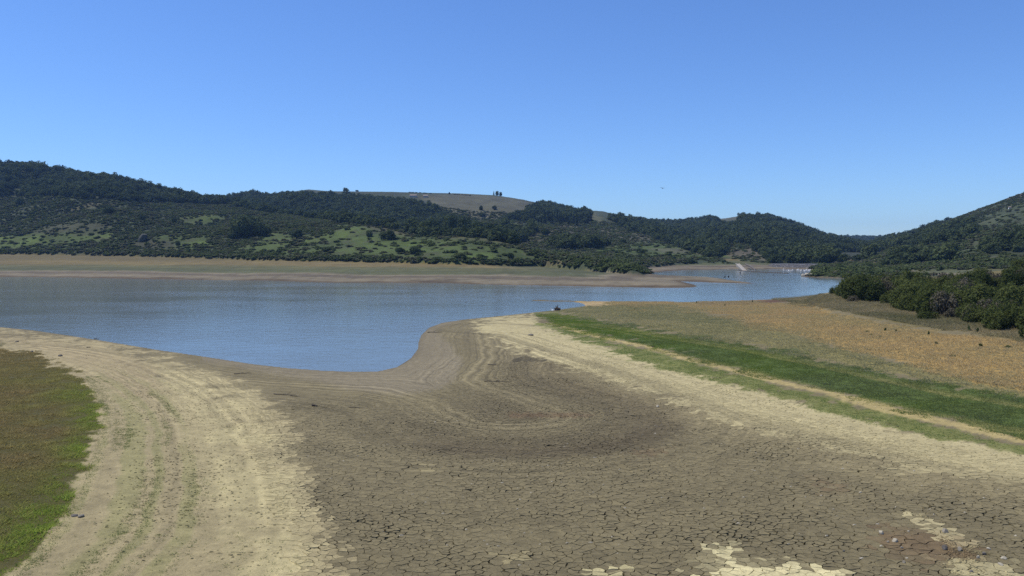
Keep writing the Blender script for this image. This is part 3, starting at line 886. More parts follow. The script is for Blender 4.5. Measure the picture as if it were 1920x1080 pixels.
# sparse green on the left bank, in contour lines
A = scatter([(150, 690), (260, 700), (340, 760), (380, 860), (470, 960), (640, 1090), (640, 1130), (-30, 1130), (20, 1090), (100, 1000), (150, 920), (180, 840), (195, 770)], 60000)
s_ = line1(gsample(dTw, A[:, 0], A[:, 1]) / 0.33, 27, A[:, 1] / 12) - 0.25 + 0.5 * fbm(A[:, 0] / 4, A[:, 1] / 8, 622, 2)
de = seg_dist(A[:, 3], A[:, 4], np.array(TURF[3:16], float))
dens = np.clip(1.2 * s_ + 0.6 * fbm(A[:, 0] / 0.8, A[:, 1] / 0.8, 621, 2) - 0.05, 0, 1) * sstep(330, 60, de) * 0.9 + 0.5 * sstep(40, 0, de) + 0.06 * sstep(950, 1080, A[:, 4])
A = A[rng.random(len(A)) < dens * 0.75]
tufts('sprout_grass', A, rng.uniform(0.04, 0.11, len(A)), 0.014, 5, 0.07, mixc((0.105, 0.130, 0.045), (0.14, 0.155, 0.07), rng.random(len(A))), 0.8, 'scattered green sprouts in lines on the pale left bank')

# right green strip
GR = [(1004, 590), (1040, 587), (1100, 599), (1200, 617), (1320, 637), (1450, 657), (1560, 681), (1700, 709), (2160, 790), (2160, 872), (1700, 770), (1560, 737), (1400, 696), (1250, 658), (1170, 640), (1080, 618), (1020, 602)]
A = scatter(GR, 84000, 8)
A = A[rng.random(len(A)) < 0.9 * gsample(grn, A[:, 0], A[:, 1])]
t = np.clip(0.45 + 0.6 * fbm(A[:, 0] / 5, A[:, 1] / 5, 631, 3) + 0.4 * sstep(1450, 1000, A[:, 3]), 0, 1)
colr = mixc((0.082, 0.098, 0.046), (0.098, 0.138, 0.028), t)
ln = sstep(0.1, 0.45, gsample(stR, A[:, 0], A[:, 1]))
colr = colr * (1 - 0.0 * ln[:, None]) + ln[:, None] * 0.35 * np.array([0.11, 0.09, 0.03])
tufts('green_grass', A, 0.13 + 0.10 * fbm(A[:, 0] / 1.4, A[:, 1] / 1.4, 651, 2), 0.022, 5, 0.14, colr, 0.7, 'dark green grass strip along the right bank')
A = scatter([(1005, 606), (1100, 628), (1250, 668), (1400, 706), (1560, 750), (1700, 784), (2160, 880), (2160, 905), (1700, 812), (1560, 780), (1400, 734), (1250, 694), (1100, 646)], 33000)
A = A[rng.random(len(A)) < gsample(grn_lo, A[:, 0], A[:, 1]) * np.clip(0.45 + 0.8 * fbm(A[:, 0] / 1.5, A[:, 1] / 1.5, 661, 3), 0.05, 1)]
tufts('sparse_grass', A, rng.uniform(0.05, 0.12, len(A)), 0.016, 5, 0.10, mixc((0.10, 0.125, 0.045), (0.12, 0.17, 0.05), rng.random(len(A))), 0.8, 'thin light green grass below the dirt track')
# olive and gold grass
OL = [(1050, 585), (1100, 573), (1250, 571), (1300, 581), (1380, 601), (1480, 623), (1600, 656), (1750, 691), (2160, 765), (2160, 792), (1700, 709), (1560, 681), (1450, 657), (1320, 637), (1200, 617), (1100, 599)]
A = scatter(OL, 50000, 8)
A = A[rng.random(len(A)) < 0.8 * gsample(olv, A[:, 0], A[:, 1])]
t = np.clip(0.5 + 0.8 * fbm(A[:, 0] / 6, A[:, 1] / 6, 671, 3), 0, 1)
tufts('olive_grass', A, 0.22 + 0.10 * fbm(A[:, 0] / 2, A[:, 1] / 2, 672, 2), 0.03, 5, 0.2, mixc((0.155, 0.155, 0.082), (0.24, 0.215, 0.115), t), 0.6, 'fading olive grass between the green strip and the golden field')
GO = [(1085, 569), (1180, 568), (1300, 568), (1420, 567), (1510, 573), (1560, 587), (1640, 607), (1740, 623), (1820, 631), (2160, 660), (2160, 768), (1750, 691), (1600, 656), (1480, 623), (1380, 601), (1300, 581), (1250, 572)]
A = scatter(GO, 74000, 10)
A = A[rng.random(len(A)) < 0.8 * gsample(gold, A[:, 0], A[:, 1])]
t = np.clip(0.4 + 0.7 * fbm(A[:, 0] / 7, A[:, 1] / 7, 681, 3), 0, 1)
tufts('golden_grass', A, 0.28 + 0.16 * fbm(A[:, 0] / 2.5, A[:, 1] / 2.5, 682, 3), 0.035, 5, 0.22, mixc((0.30, 0.232, 0.118), (0.24, 0.215, 0.112), t), 0.6, 'golden dry grass field on the right bank')
SB = [(1440, 563), (1548, 557), (1600, 552), (1680, 550), (1800, 545), (2160, 520), (2160, 662), (1820, 631), (1740, 623), (1640, 607), (1560, 587), (1500, 572)]
A = scatter(SB, 90000, 6)
A = A[rng.random(len(A)) < gsample(scrubz, A[:, 0], A[:, 1])]
t = np.clip(0.5 + 0.9 * fbm(A[:, 0] / 5, A[:, 1] / 5, 691, 3), 0, 1)
tufts('rough_grass', A, 0.42 + 0.25 * fbm(A[:, 0] / 3, A[:, 1] / 3, 692, 3), 0.045, 5, 0.3, mixc((0.115, 0.112, 0.056), (0.22, 0.185, 0.105), t), 0.6, 'rough grey green grass at the foot of the right thicket')

# clods and pebbles
def lumps(name, A, s, m, label, cat, colf=None):
    N = len(A)
    ang = np.linspace(0, 2 * np.pi, 5, endpoint=False)[None, :] + rng.uniform(0, 1, (N, 1))
    r = s[:, None] * rng.uniform(0.6, 1.3, (N, 5))
    el = rng.uniform(1.0, 2.2, (N, 1)); 
    bx = A[:, 0:1] + r * np.cos(ang) * el; by = A[:, 1:2] + r * np.sin(ang)
    bz = np.repeat(A[:, 2:3], 5, 1) - 0.01
    tx = A[:, 0:1] + r * 0.5 * np.cos(ang) * el; ty = A[:, 1:2] + r * 0.5 * np.sin(ang)
    tz = A[:, 2:3] + s[:, None] * rng.uniform(0.4, 0.8, (N, 5))
    V = np.concatenate([np.stack([bx, by, bz], -1), np.stack([tx, ty, tz], -1)], 1).reshape(-1, 3)
    base = (np.arange(N) * 10)[:, None]
    k = np.arange(5)
    q = np.stack([base + k, base + (k + 1) % 5, base + 5 + (k + 1) % 5, base + 5 + k], -1).reshape(-1, 4)
    top = base + 5 + k
    at = {'col': ('FLOAT_COLOR', np.repeat(colf, 10, 0))} if colf is not None else None
    me = mesh_np(name, V, [q, top], at, [m])
    return tag(obj(name, me), label, cat, kind='stuff')


CP = [(60, 625), (350, 680), (570, 740), (640, 850), (700, 1000), (740, 1110), (60, 1110), (180, 900), (190, 720)]
A = scatter(CP, 16000)
A = A[rng.random(len(A)) < sstep(0, 130, seg_dist(A[:, 3], A[:, 4], np.array(CP + CP[:1], float))) * np.clip(0.5 + 0.9 * fbm(A[:, 0] / 3, A[:, 1] / 3, 801, 3), 0, 1)]
lumps('mud_crumbs', A, rng.uniform(0.02, 0.06, len(A)), M_PLATE, 'crumbs of dried mud on the left bank', 'mud crumbs', gsample(g_C, A[:, 0], A[:, 1]) * rng.uniform(0.6, 1.0, len(A))[:, None])
CP = [(930, 600), (1300, 690), (1960, 840), (1960, 980), (1500, 870), (1100, 740)]
A = scatter(CP, 12000)
A = A[rng.random(len(A)) < sstep(0, 30, seg_dist(A[:, 3], A[:, 4], np.array(CP + CP[:1], float))) * np.clip(0.5 + 0.9 * fbm(A[:, 0] / 3, A[:, 1] / 3, 811, 3), 0, 1)]
lumps('mud_clods', A, rng.uniform(0.02, 0.06, len(A)), M_PLATE, 'small clods on the pale right bank', 'clods', gsample(g_C, A[:, 0], A[:, 1]) * rng.uniform(0.6, 1.0, len(A))[:, None])
A = scatter([(560, 800), (900, 760), (1400, 820), (1920, 920), (1920, 1080), (640, 1080)], 160)
A[:, 2] = gsample(g_z, A[:, 0], A[:, 1])
lumps('pebbles', A, rng.uniform(0.025, 0.06, len(A)), M_ROCKP, 'tiny white pebbles scattered on the cracked mud', 'pebbles')


# ------------------------------------------------------------------ foliage meshes
def crown_np(seed, nl, nq, wide=1.0, tall=1.0, qs=0.16, flat=0.35, lift=0.25):
    """clumps of small leaf faces on a set of lobes; unit width 1 (radius), height 'tall', base at z = 0"""
    r = np.random.default_rng(seed)
    cen = []
    for i in range(nl):
        a_ = r.uniform(0, 2 * np.pi); rr = np.sqrt(r.random()) * 0.62
        cen.append((rr * np.cos(a_), rr * np.sin(a_), lift * tall + r.uniform(0.0, 1.0) * (tall * (0.72 - lift)) * (1.15 - 0.75 * rr)))
    cen = np.array(cen)
    rad = r.uniform(0.26, 0.46, nl)
    li = r.integers(0, nl, nq)
    d = r.normal(size=(nq, 3)); d[:, 2] += 0.15; d /= np.linalg.norm(d, axis=1)[:, None]
    sh = r.uniform(0.72, 1.08, nq)
    p = cen[li] + d * (rad[li] * sh)[:, None] * np.array([1, 1, 0.85 * min(tall, 1.2)])
    p[:, 0:2] *= wide
    p[:, 2] = np.maximum(p[:, 2], 0.02 + 0.05 * r.random(nq))
    n = d + r.normal(scale=0.55, size=(nq, 3)); n[:, 2] += flat
    n /= np.linalg.norm(n, axis=1)[:, None]
    ref = np.where(np.abs(n[:, 2:3]) < 0.9, np.array([[0, 0, 1.0]]), np.array([[1.0, 0, 0]]))
    u = np.cross(n, ref); u /= np.linalg.norm(u, axis=1)[:, None]
    v = np.cross(n, u)
    th = r.uniform(0, np.pi, nq)[:, None]
    uu = u * np.cos(th) + v * np.sin(th); vv = -u * np.sin(th) + v * np.cos(th)
    s1 = (qs * r.uniform(0.55, 1.25, nq))[:, None]; s2 = s1 * r.uniform(0.45, 0.8, nq)[:, None]
    V = np.stack([p - uu * s1, p - vv * s2 + n * s1 * 0.12, p + uu * s1, p + vv * s2 + n * s1 * 0.12], 1).reshape(-1, 3)
    V[:, 2] = np.maximum(V[:, 2], 0.0)
    return V, np.arange(len(V)).reshape(-1, 4)


def crown_mesh(name, m, **kw):
    V, Fc = crown_np(**kw)
    return mesh_np(name, V, [Fc], None, [m])


def conifer_np(seed, tiers=11, per=16, wid=0.26, ragged=0.3):
    """unit height 1"""
    r = np.random.default_rng(seed)
    V = []
    for i in range(tiers):
        f = i / (tiers - 1)
        z0 = 0.10 + 0.86 * f
        rad = wid * (1 - f) ** 0.8 + 0.015
        for k in range(per):
            a_ = r.uniform(0, 2 * np.pi); q = rad * r.uniform(1 - ragged, 1.15)
            ca, sa = np.cos(a_), np.sin(a_)
            dz = -0.05 * r.uniform(0.3, 1.5) - 0.1 * q
            w_ = 0.055 * r.uniform(0.7, 1.5) * (1 - 0.5 * f)
            zz = z0 + r.uniform(-0.03, 0.03)
            b0 = np.array([ca * q * 0.1, sa * q * 0.1, zz + 0.02]); tip = np.array([ca * q, sa * q, zz + dz])
            mid = (b0 + tip) / 2; side = np.array([-sa, ca, r.uniform(-0.4, 0.4)]) * w_
            V += [b0, mid - side, tip, mid + side]
    V = np.array(V)
    V[:, 2] = np.clip(V[:, 2], 0.0, 1.0)
    return V, np.arange(len(V)).reshape(-1, 4)


def tube_np(path, radii, seg=6):
    path = np.array(path, float); V = []; Fc = []
    n = len(path)
    for i in range(n):
        t = path[min(i + 1, n - 1)] - path[max(i - 1, 0)]
        t /= np.linalg.norm(t) + 1e-9
        ref = np.array([0, 0, 1.0]) if abs(t[2]) < 0.9 else np.array([1.0, 0, 0])
        u = np.cross(t, ref); u /= np.linalg.norm(u); v = np.cross(t, u)
        for k in range(seg):
            a_ = 2 * np.pi * k / seg
            V.append(path[i] + (u * np.cos(a_) + v * np.sin(a_)) * radii[i])
    for i in range(n - 1):
        for k in range(seg):
            k2 = (k + 1) % seg
            Fc.append((i * seg + k, i * seg + k2, (i + 1) * seg + k2, (i + 1) * seg + k))
    return np.array(V), np.array(Fc)


def join(parts):
    V = []; Fc = {}; o = 0
    for v, f in parts:
        V.append(v)
        Fc.setdefault(f.shape[1], []).append(f + o); o += len(v)
    return np.vstack(V), [np.vstack(x) for x in Fc.values()]


def trunk_np(seed, h=1.0, r0=0.06, limbs=4, spread=0.45):
    r = np.random.default_rng(seed)
    P = []
    p0 = np.array([0, 0, -0.15]); top = np.array([r.uniform(-.06, .06), r.uniform(-.06, .06), h * 0.72])
    mid = (p0 + top) / 2 + np.array([r.uniform(-.04, .04), r.uniform(-.04, .04), 0])
    P.append(tube_np([p0, [0, 0, 0.02], mid, top], [r0 * 1.5, r0 * 1.15, r0 * 0.85, r0 * 0.3]))
    for i in range(limbs):
        a_ = 2 * np.pi * i / limbs + r.uniform(-.5, .5)
        s = mid * r.uniform(0.7, 1.2)
        e = np.array([np.cos(a_) * spread, np.sin(a_) * spread, h * r.uniform(0.45, 0.8)])
        P.append(tube_np([s, (s + e) / 2 + np.array([0, 0, 0.05]), e], [r0 * 0.6, r0 * 0.4, r0 * 0.12], 5))
    return join(P)


OAK = [crown_mesh('oak_crown', M_OAK, seed=1000 + i, nl=12 + i, nq=620, tall=1.25, qs=0.13, flat=0.6) for i in range(4)]
OAKN = [crown_mesh('oak_crown_dense', M_OAK, seed=1100 + i, nl=16, nq=1500, tall=1.05, qs=0.095) for i in range(3)]
SHR = [crown_mesh('shrub_leaves', M_SHRUB, seed=1200 + i, nl=7 + i, nq=260, tall=0.95, qs=0.20, lift=0.15, flat=0.9) for i in range(4)]
BUSHM = [crown_mesh('bush_foliage', M_BUSH, seed=1300 + i, nl=15 + i, nq=2600, tall=1.15, qs=0.065, lift=0.12, flat=0.5) for i in range(5)]
DRYM = [crown_mesh('brush_foliage', M_DRYB, seed=1400 + i, nl=9, nq=1100, tall=1.1, qs=0.07, lift=0.1) for i in range(2)]
BAREM = crown_mesh('bare_crown', M_BARE, seed=1450, nl=12, nq=700, tall=1.1, qs=0.10)
TRK = []
for i in range(3):
    v, f = trunk_np(50 + i)
    TRK.append(mesh_np('trunk', v, f, None, [M_BARK], smooth=True))
STEM = []
for i in range(2):
    r = np.random.default_rng(70 + i)
    P = []
    for k in range(7):
        a_ = r.uniform(0, 2 * np.pi); e = np.array([np.cos(a_) * r.uniform(.3, .7), np.sin(a_) * r.uniform(.3, .7), r.uniform(.5, .9)])
        P.append(tube_np([[0, 0, -0.1], e * 0.5 + np.array([0, 0, .05]), e], [0.035, 0.022, 0.006], 5))
    v, f = join(P)
    STEM.append(mesh_np('stems', v, f, None, [M_BARK], smooth=True))
CON = []
for i in range(3):
    v, f = conifer_np(80 + i, wid=(0.20, 0.25, 0.17)[i])
    CON.append(mesh_np('conifer_crown', v, [f], None, [M_PINE]))
ctv, ctf = tube_np([(0, 0, -0.05), (0, 0, 0.5), (0, 0, 0.97)], [0.022, 0.014, 0.003])
CTRK = mesh_np('conifer_trunk', ctv, [ctf], None, [M_BARK], smooth=True)

# ------------------------------------------------------------------ woods and scrub too many to count (geometry nodes instances)
def src_collection(name, meshes):
    c = bpy.data.collections.new(name)
    for i, me in enumerate(meshes):
        o = bpy.data.objects.new('%s_source' % name, me)
        c.objects.link(o)
    return c


def gn_instancer(name, pts, scl, rot, idx, coll, label, cat):
    me = bpy.data.meshes.new(name)
    me.vertices.add(len(pts)); me.vertices.foreach_set('co', np.ascontiguousarray(pts, np.float32).ravel())
    for k, dt, a_ in (('idx', 'INT', idx.astype(np.int32)), ('rot', 'FLOAT', rot.astype(np.float32))):
        at = me.attributes.new(k, dt, 'POINT'); at.data.foreach_set('value', a_)
    at = me.attributes.new('scl', 'FLOAT_VECTOR', 'POINT'); at.data.foreach_set('vector', np.ascontiguousarray(scl, np.float32).ravel())
    me.update()
    o = obj(name, me)
    ng = bpy.data.node_groups.new(name + '_nodes', 'GeometryNodeTree')
    ng.interface.new_socket('Geometry', in_out='INPUT', socket_type='NodeSocketGeometry')
    ng.interface.new_socket('Geometry', in_out='OUTPUT', socket_type='NodeSocketGeometry')
    gi = ng.nodes.new('NodeGroupInput'); go = ng.nodes.new('NodeGroupOutput')
    ci = ng.nodes.new('GeometryNodeCollectionInfo'); ci.inputs['Collection'].default_value = coll
    ci.inputs['Separate Children'].default_value = True; ci.inputs['Reset Children'].default_value = True
    ip = ng.nodes.new('GeometryNodeInstanceOnPoints'); ip.inputs['Pick Instance'].default_value = True

    def named(nm, dt):
        n = ng.nodes.new('GeometryNodeInputNamedAttribute'); n.data_type = dt; n.inputs['Name'].default_value = nm
        return n.outputs['Attribute']
    cx = ng.nodes.new('ShaderNodeCombineXYZ')
    ng.links.new(named('rot', 'FLOAT'), cx.inputs['Z'])
    ng.links.new(gi.outputs[0], ip.inputs['Points']); ng.links.new(ci.outputs[0], ip.inputs['Instance'])
    ng.links.new(named('idx', 'INT'), ip.inputs['Instance Index'])
    ng.links.new(cx.outputs[0], ip.inputs['Rotation'])
    ng.links.new(named('scl', 'FLOAT_VECTOR'), ip.inputs['Scale'])
    ng.links.new(ip.outputs[0], go.inputs[0])
    md = o.modifiers.new('scatter', 'NODES'); md.node_group = ng
    return tag(o, label, cat, kind='stuff')


FOREST = [
    [(-400, 280), (0, 302), (210, 328), (330, 352), (400, 366), (450, 378), (430, 384), (380, 384), (330, 380), (250, 380), (200, 374), (100, 368), (0, 370), (-400, 385)],
    [(400, 367), (450, 362), (540, 361), (640, 364.5), (740, 371), (800, 379), (835, 402), (870, 414), (960, 428), (990, 446), (965, 460), (880, 444), (800, 444), (740, 430), (600, 412), (500, 398), (420, 384)],
    [(950, 398), (990, 390), (1010, 380), (1040, 382), (1070, 390), (1110, 396), (1102, 410), (1112, 420), (1040, 418), (960, 416)],
    [(1035, 448), (1070, 446), (1100, 452), (1130, 444), (1152, 452), (1145, 462), (1100, 466), (1060, 470), (1035, 462)],
    [(930, 415), (1000, 418), (1010, 430), (985, 446), (960, 446)],
    [(1120, 400), (1160, 406), (1250, 416), (1340, 409), (1352, 414), (1385, 412), (1390, 404), (1440, 404), (1490, 419), (1550, 441), (1640, 450), (1660, 462), (1640, 480), (1610, 492), (1540, 496), (1445, 496),
     (1440, 484), (1410, 460), (1365, 456), (1358, 482), (1330, 484), (1270, 462), (1200, 438), (1165, 424)],
    [(1560, 445), (1640, 440), (1720, 445), (1720, 460), (1560, 470)],
    [(1620, 456), (1690, 440), (1750, 420), (1830, 396), (1880, 380), (1896, 380), (1860, 394), (1800, 410), (1740, 430), (1690, 448), (1650, 470), (1630, 484)],
    [(1690, 452), (1740, 428), (1806, 414), (1836, 418), (1832, 436), (1790, 454), (1745, 458), (1700, 462)],
    [(1655, 494), (1682, 466), (1745, 460), (1788, 472), (1785, 490), (1700, 496), (1668, 500)],
    [(1840, 460), (1900, 440), (1960, 430), (2300, 400), (2300, 470), (1960, 480), (1860, 484)],
    [(1845, 405), (1920, 388), (1922, 394), (1850, 412)],
]


def hill_points(n, ymin, ymax, umin=-0.75, umax=0.8):
    y = np.sqrt(rng.uniform(ymin ** 2, ymax ** 2, n)); u = rng.uniform(umin, umax, n)
    x = u * y
    z = gsample(g_z2, x, y)
    hmk = gsample(hm, x, y) > 0.6
    px, py = project(x, y, z)
    return np.column_stack([x, y, z, px, py])[hmk]


def thin(A, r):
    """drop points that crowd one another (grid hash with radius r)"""
    key = np.floor(A[:, :2] / r[:, None] if np.ndim(r) else A[:, :2] / r).astype(np.int64)
    _, k = np.unique(key[:, 0] * 1000003 + key[:, 1], return_index=True)
    return A[np.sort(k)]


P = hill_points(260000, 420, 2700)
fx = P[:, 3] + 5 * fbm(P[:, 0] / 22, P[:, 1] / 22, 701, 2); fy = P[:, 4] + 2 * fbm(P[:, 0] / 22, P[:, 1] / 22, 711, 2) - F * 4.6 / P[:, 1]; fb = fy + F * 4.6 / P[:, 1]
fm = np.zeros(len(P), bool)
for Q in FOREST:
    fm |= inside(fx, fy, np.array(Q, float)) & inside(fx, fb, np.array(Q, float))
W = thin(P[fm], 6.8)
far_ = W[:, 1] > 1900
W = np.vstack([W[~far_], thin(W[far_], 9.0)])
gap = fbm(W[:, 0] / 18, W[:, 1] / 18, 721, 2) > -0.62
W = W[gap]
s = (3.4 + 4.8 * rng.random(len(W)) ** 1.6) * np.where(W[:, 1] > 1900, 1.4, 1.0) * (0.85 + 0.35 * vnoise(W[:, 0] / 40, W[:, 1] / 40, 731))
scl = np.column_stack([s, s, s * rng.uniform(0.75, 1.15, len(W))])
CROWNS = src_collection('crown', OAK)
gn_instancer('woods', W[:, :3] + np.array([0, 0, -0.3]), scl, rng.uniform(0, 6.28, len(W)), rng.integers(0, 4, len(W)), CROWNS, 'dark evergreen woods covering the far hillsides', 'woods')
print('woods', len(W))

# scrub
fm2 = ~fm
Q = hill_points(210000, 330, 1000, -0.75, 0.8)
qx = Q[:, 3] + 9 * fbm(Q[:, 0] / 30, Q[:, 1] / 30, 201, 3); qy = Q[:, 4] + 3.5 * fbm(Q[:, 0] / 30, Q[:, 1] / 30, 211, 3)
me_ = gsample(mead, Q[:, 0], Q[:, 1])
tn = np.zeros(len(Q))
for Pp, _c, so in TAN:
    tn = np.maximum(tn, pmask(qx, qy, Pp, so))
fo = np.zeros(len(Q), bool)
for Pp in FOREST:
    fo |= inside(Q[:, 3], Q[:, 4], np.array(Pp, float))
dens = np.clip(0.85 + 0.75 * fbm(Q[:, 0] / 28, Q[:, 1] / 28, 741, 3), 0.08, 1.0) * (1 - 0.965 * me_) * (1 - 0.74 * tn) * np.where(fo, 0.15, 1)
dens = np.where((Q[:, 3] > 1180) & (Q[:, 3] < 1500), dens * 0.5, dens)
Q = Q[rng.random(len(Q)) < dens]
Q = thin(Q, 2.3)
sQ = rng.uniform(1.0, 2.7, len(Q)) * (0.8 + 0.5 * vnoise(Q[:, 0] / 20, Q[:, 1] / 20, 751))
# shrub line along the top of the far bank
bl = []
for p in np.arange(-60, 1190, 2.2):
    yb = np.interp(p, VEG_PX[:, 0], VEG_Y) + rng.uniform(1, 9)
    if 395 < p < 1190 or vnoise(p / 40, 0.5, 5) > 0.25 or True:
        xx = (p - 960) / F * yb
        bl.append((xx, yb, hz(xx, yb), p, 0))
bl = np.array(bl)
sB = rng.uniform(1.0, 2.6, len(bl))
Q = np.vstack([Q, bl]); sQ = np.concatenate([sQ, sB])
# the largest in view become things of their own
score = sQ / Q[:, 1]
inview = (Q[:, 3] > 5) & (Q[:, 3] < 1915)
order = np.argsort(-score * inview)
NIND = 220
ind = order[:NIND]; rest = order[NIND:]
SAGE = [crown_mesh('sage_leaves', M_SAGE, seed=1260 + i, nl=8, nq=240, tall=0.9, qs=0.2, lift=0.12, flat=0.9) for i in range(2)]
SHRC = src_collection('scrub', SHR + SAGE)
A = Q[rest]; s = sQ[rest]
gn_instancer('scrub', A[:, :3] + np.array([0, 0, -0.1]), np.column_stack([s * 1.15, s * 1.15, s * rng.uniform(0.45, 0.85, len(s))]), rng.uniform(0, 6.28, len(s)), rng.integers(0, 6, len(s)), SHRC,
             'low chaparral scrub on the far hillsides', 'scrub')
print('scrub', len(A))
# ------------------------------------------------------------------ wording
def beside(px, row, marks, unit):
    best = min(marks, key=lambda m: ((px - m[0]) / 1.6) ** 2 + (row - m[1]) ** 2 * 3)
    dx, dy = px - best[0], row - best[1]
    if abs(dx) > 1.4 * abs(dy) * 1.6:
        w_ = 'left of' if dx < 0 else 'right of'; d_ = abs(dx)
    else:
        w_ = 'above' if dy < 0 else 'below'; d_ = abs(dy) * 1.8
    return ('just ' if d_ < unit else '' if d_ < 2.5 * unit else 'well ') + w_ + ' ' + best[2]


MARKS = [(465, 420, 'the broad lone oak'), (268, 445, 'the grey rock outcrop'), (557, 438, 'the round oak at the meadow edge'), (765, 468, 'the two dark meadow bushes'), (728, 440, 'the wide brow bush'),
         (862, 480, 'the light green headland tree'), (1008, 473, 'the dark headland shoulder bush'), (170, 388, 'the tan curved clearing'), (885, 425, 'the headland grove'), (333, 455, 'the small green clearing'),
         (40, 378, 'the tree under the left ridge'), (1100, 485, 'the scrubby headland tip'), (1200, 470, 'the lone far slope tree'), (1700, 500, 'the right thicket'), (614, 467, 'the wide low meadow bush'),
         (958, 478, 'the dark lower slope bush'), (100, 450, 'the left green meadow'), (1400, 500, 'the concrete ramp')]
for k in ind:
    x, y, z, px, py = Q[k]
    vi = int(rng.integers(0, 4))
    o = obj('shrub', SHR[vi], None, (x, y, z - 0.1))
    s = sQ[k]; sh = rng.uniform(0.6, 0.95)
    o.scale = (s, s, s * sh); o.rotation_euler.z = rng.uniform(0, 6.28)
    rp2 = project(x, y, z)
    size = 'small' if s < 2.1 else 'middling' if s < 2.6 else 'large'
    form = 'flat' if sh < 0.72 else 'domed' if sh < 0.84 else 'tall'
    where = 'on the far bank edge, ' if py == 0 else 'on the hillside, '
    tag(o, '%s %s green shrub %s%s' % (size, form, where, beside(float(rp2[0]), float(rp2[1]), MARKS, 22)), 'shrub', 'shrubs edging the far bank' if py == 0 else 'shrubs on the far hillsides')


# ------------------------------------------------------------------ single trees
def tree(px, top, y, wpx, label, kind='oak', group=None, ground_row=None, cat='tree'):
    """a tree at depth y whose top shows at photo row 'top' and whose crown is wpx pixels wide"""
    if ground_row is not None:
        h0 = hit(px, ground_row)
        if h0 is None: return
        x, y, z = h0
    else:
        x = (px - 960) / F * y; z = hz(x, y)
    zt = at_depth(px, top, y)[2]
    h = max(zt - z, 1.2)
    wid = wpx / F * y / 2
    root = bpy.data.objects.new('oak_tree' if kind != 'con' else 'conifer', None); COL.objects.link(root)
    root.location = (x, y, z); root.empty_display_size = 0.5
    root.rotation_euler.z = rng.uniform(0, 6.28)
    tag(root, label, cat, group)
    if kind == 'con':
        c = obj('crown', CON[int(rng.integers(0, 3))], root); c.scale = (wid * 4, wid * 4, h)
        t_ = obj('trunk', CTRK, root); t_.scale = (h, h, h)
    else:
        m = BAREM if kind == 'bare' else OAKN[int(rng.integers(0, 3))]
        hc = h / 1.0
        c = obj('crown', m, root); c.scale = (wid * 1.12, wid * 1.12, hc * 0.98)
        t_ = obj('trunk', TRK[int(rng.integers(0, 3))], root); t_.scale = (wid, wid, h * 0.8)
    return root


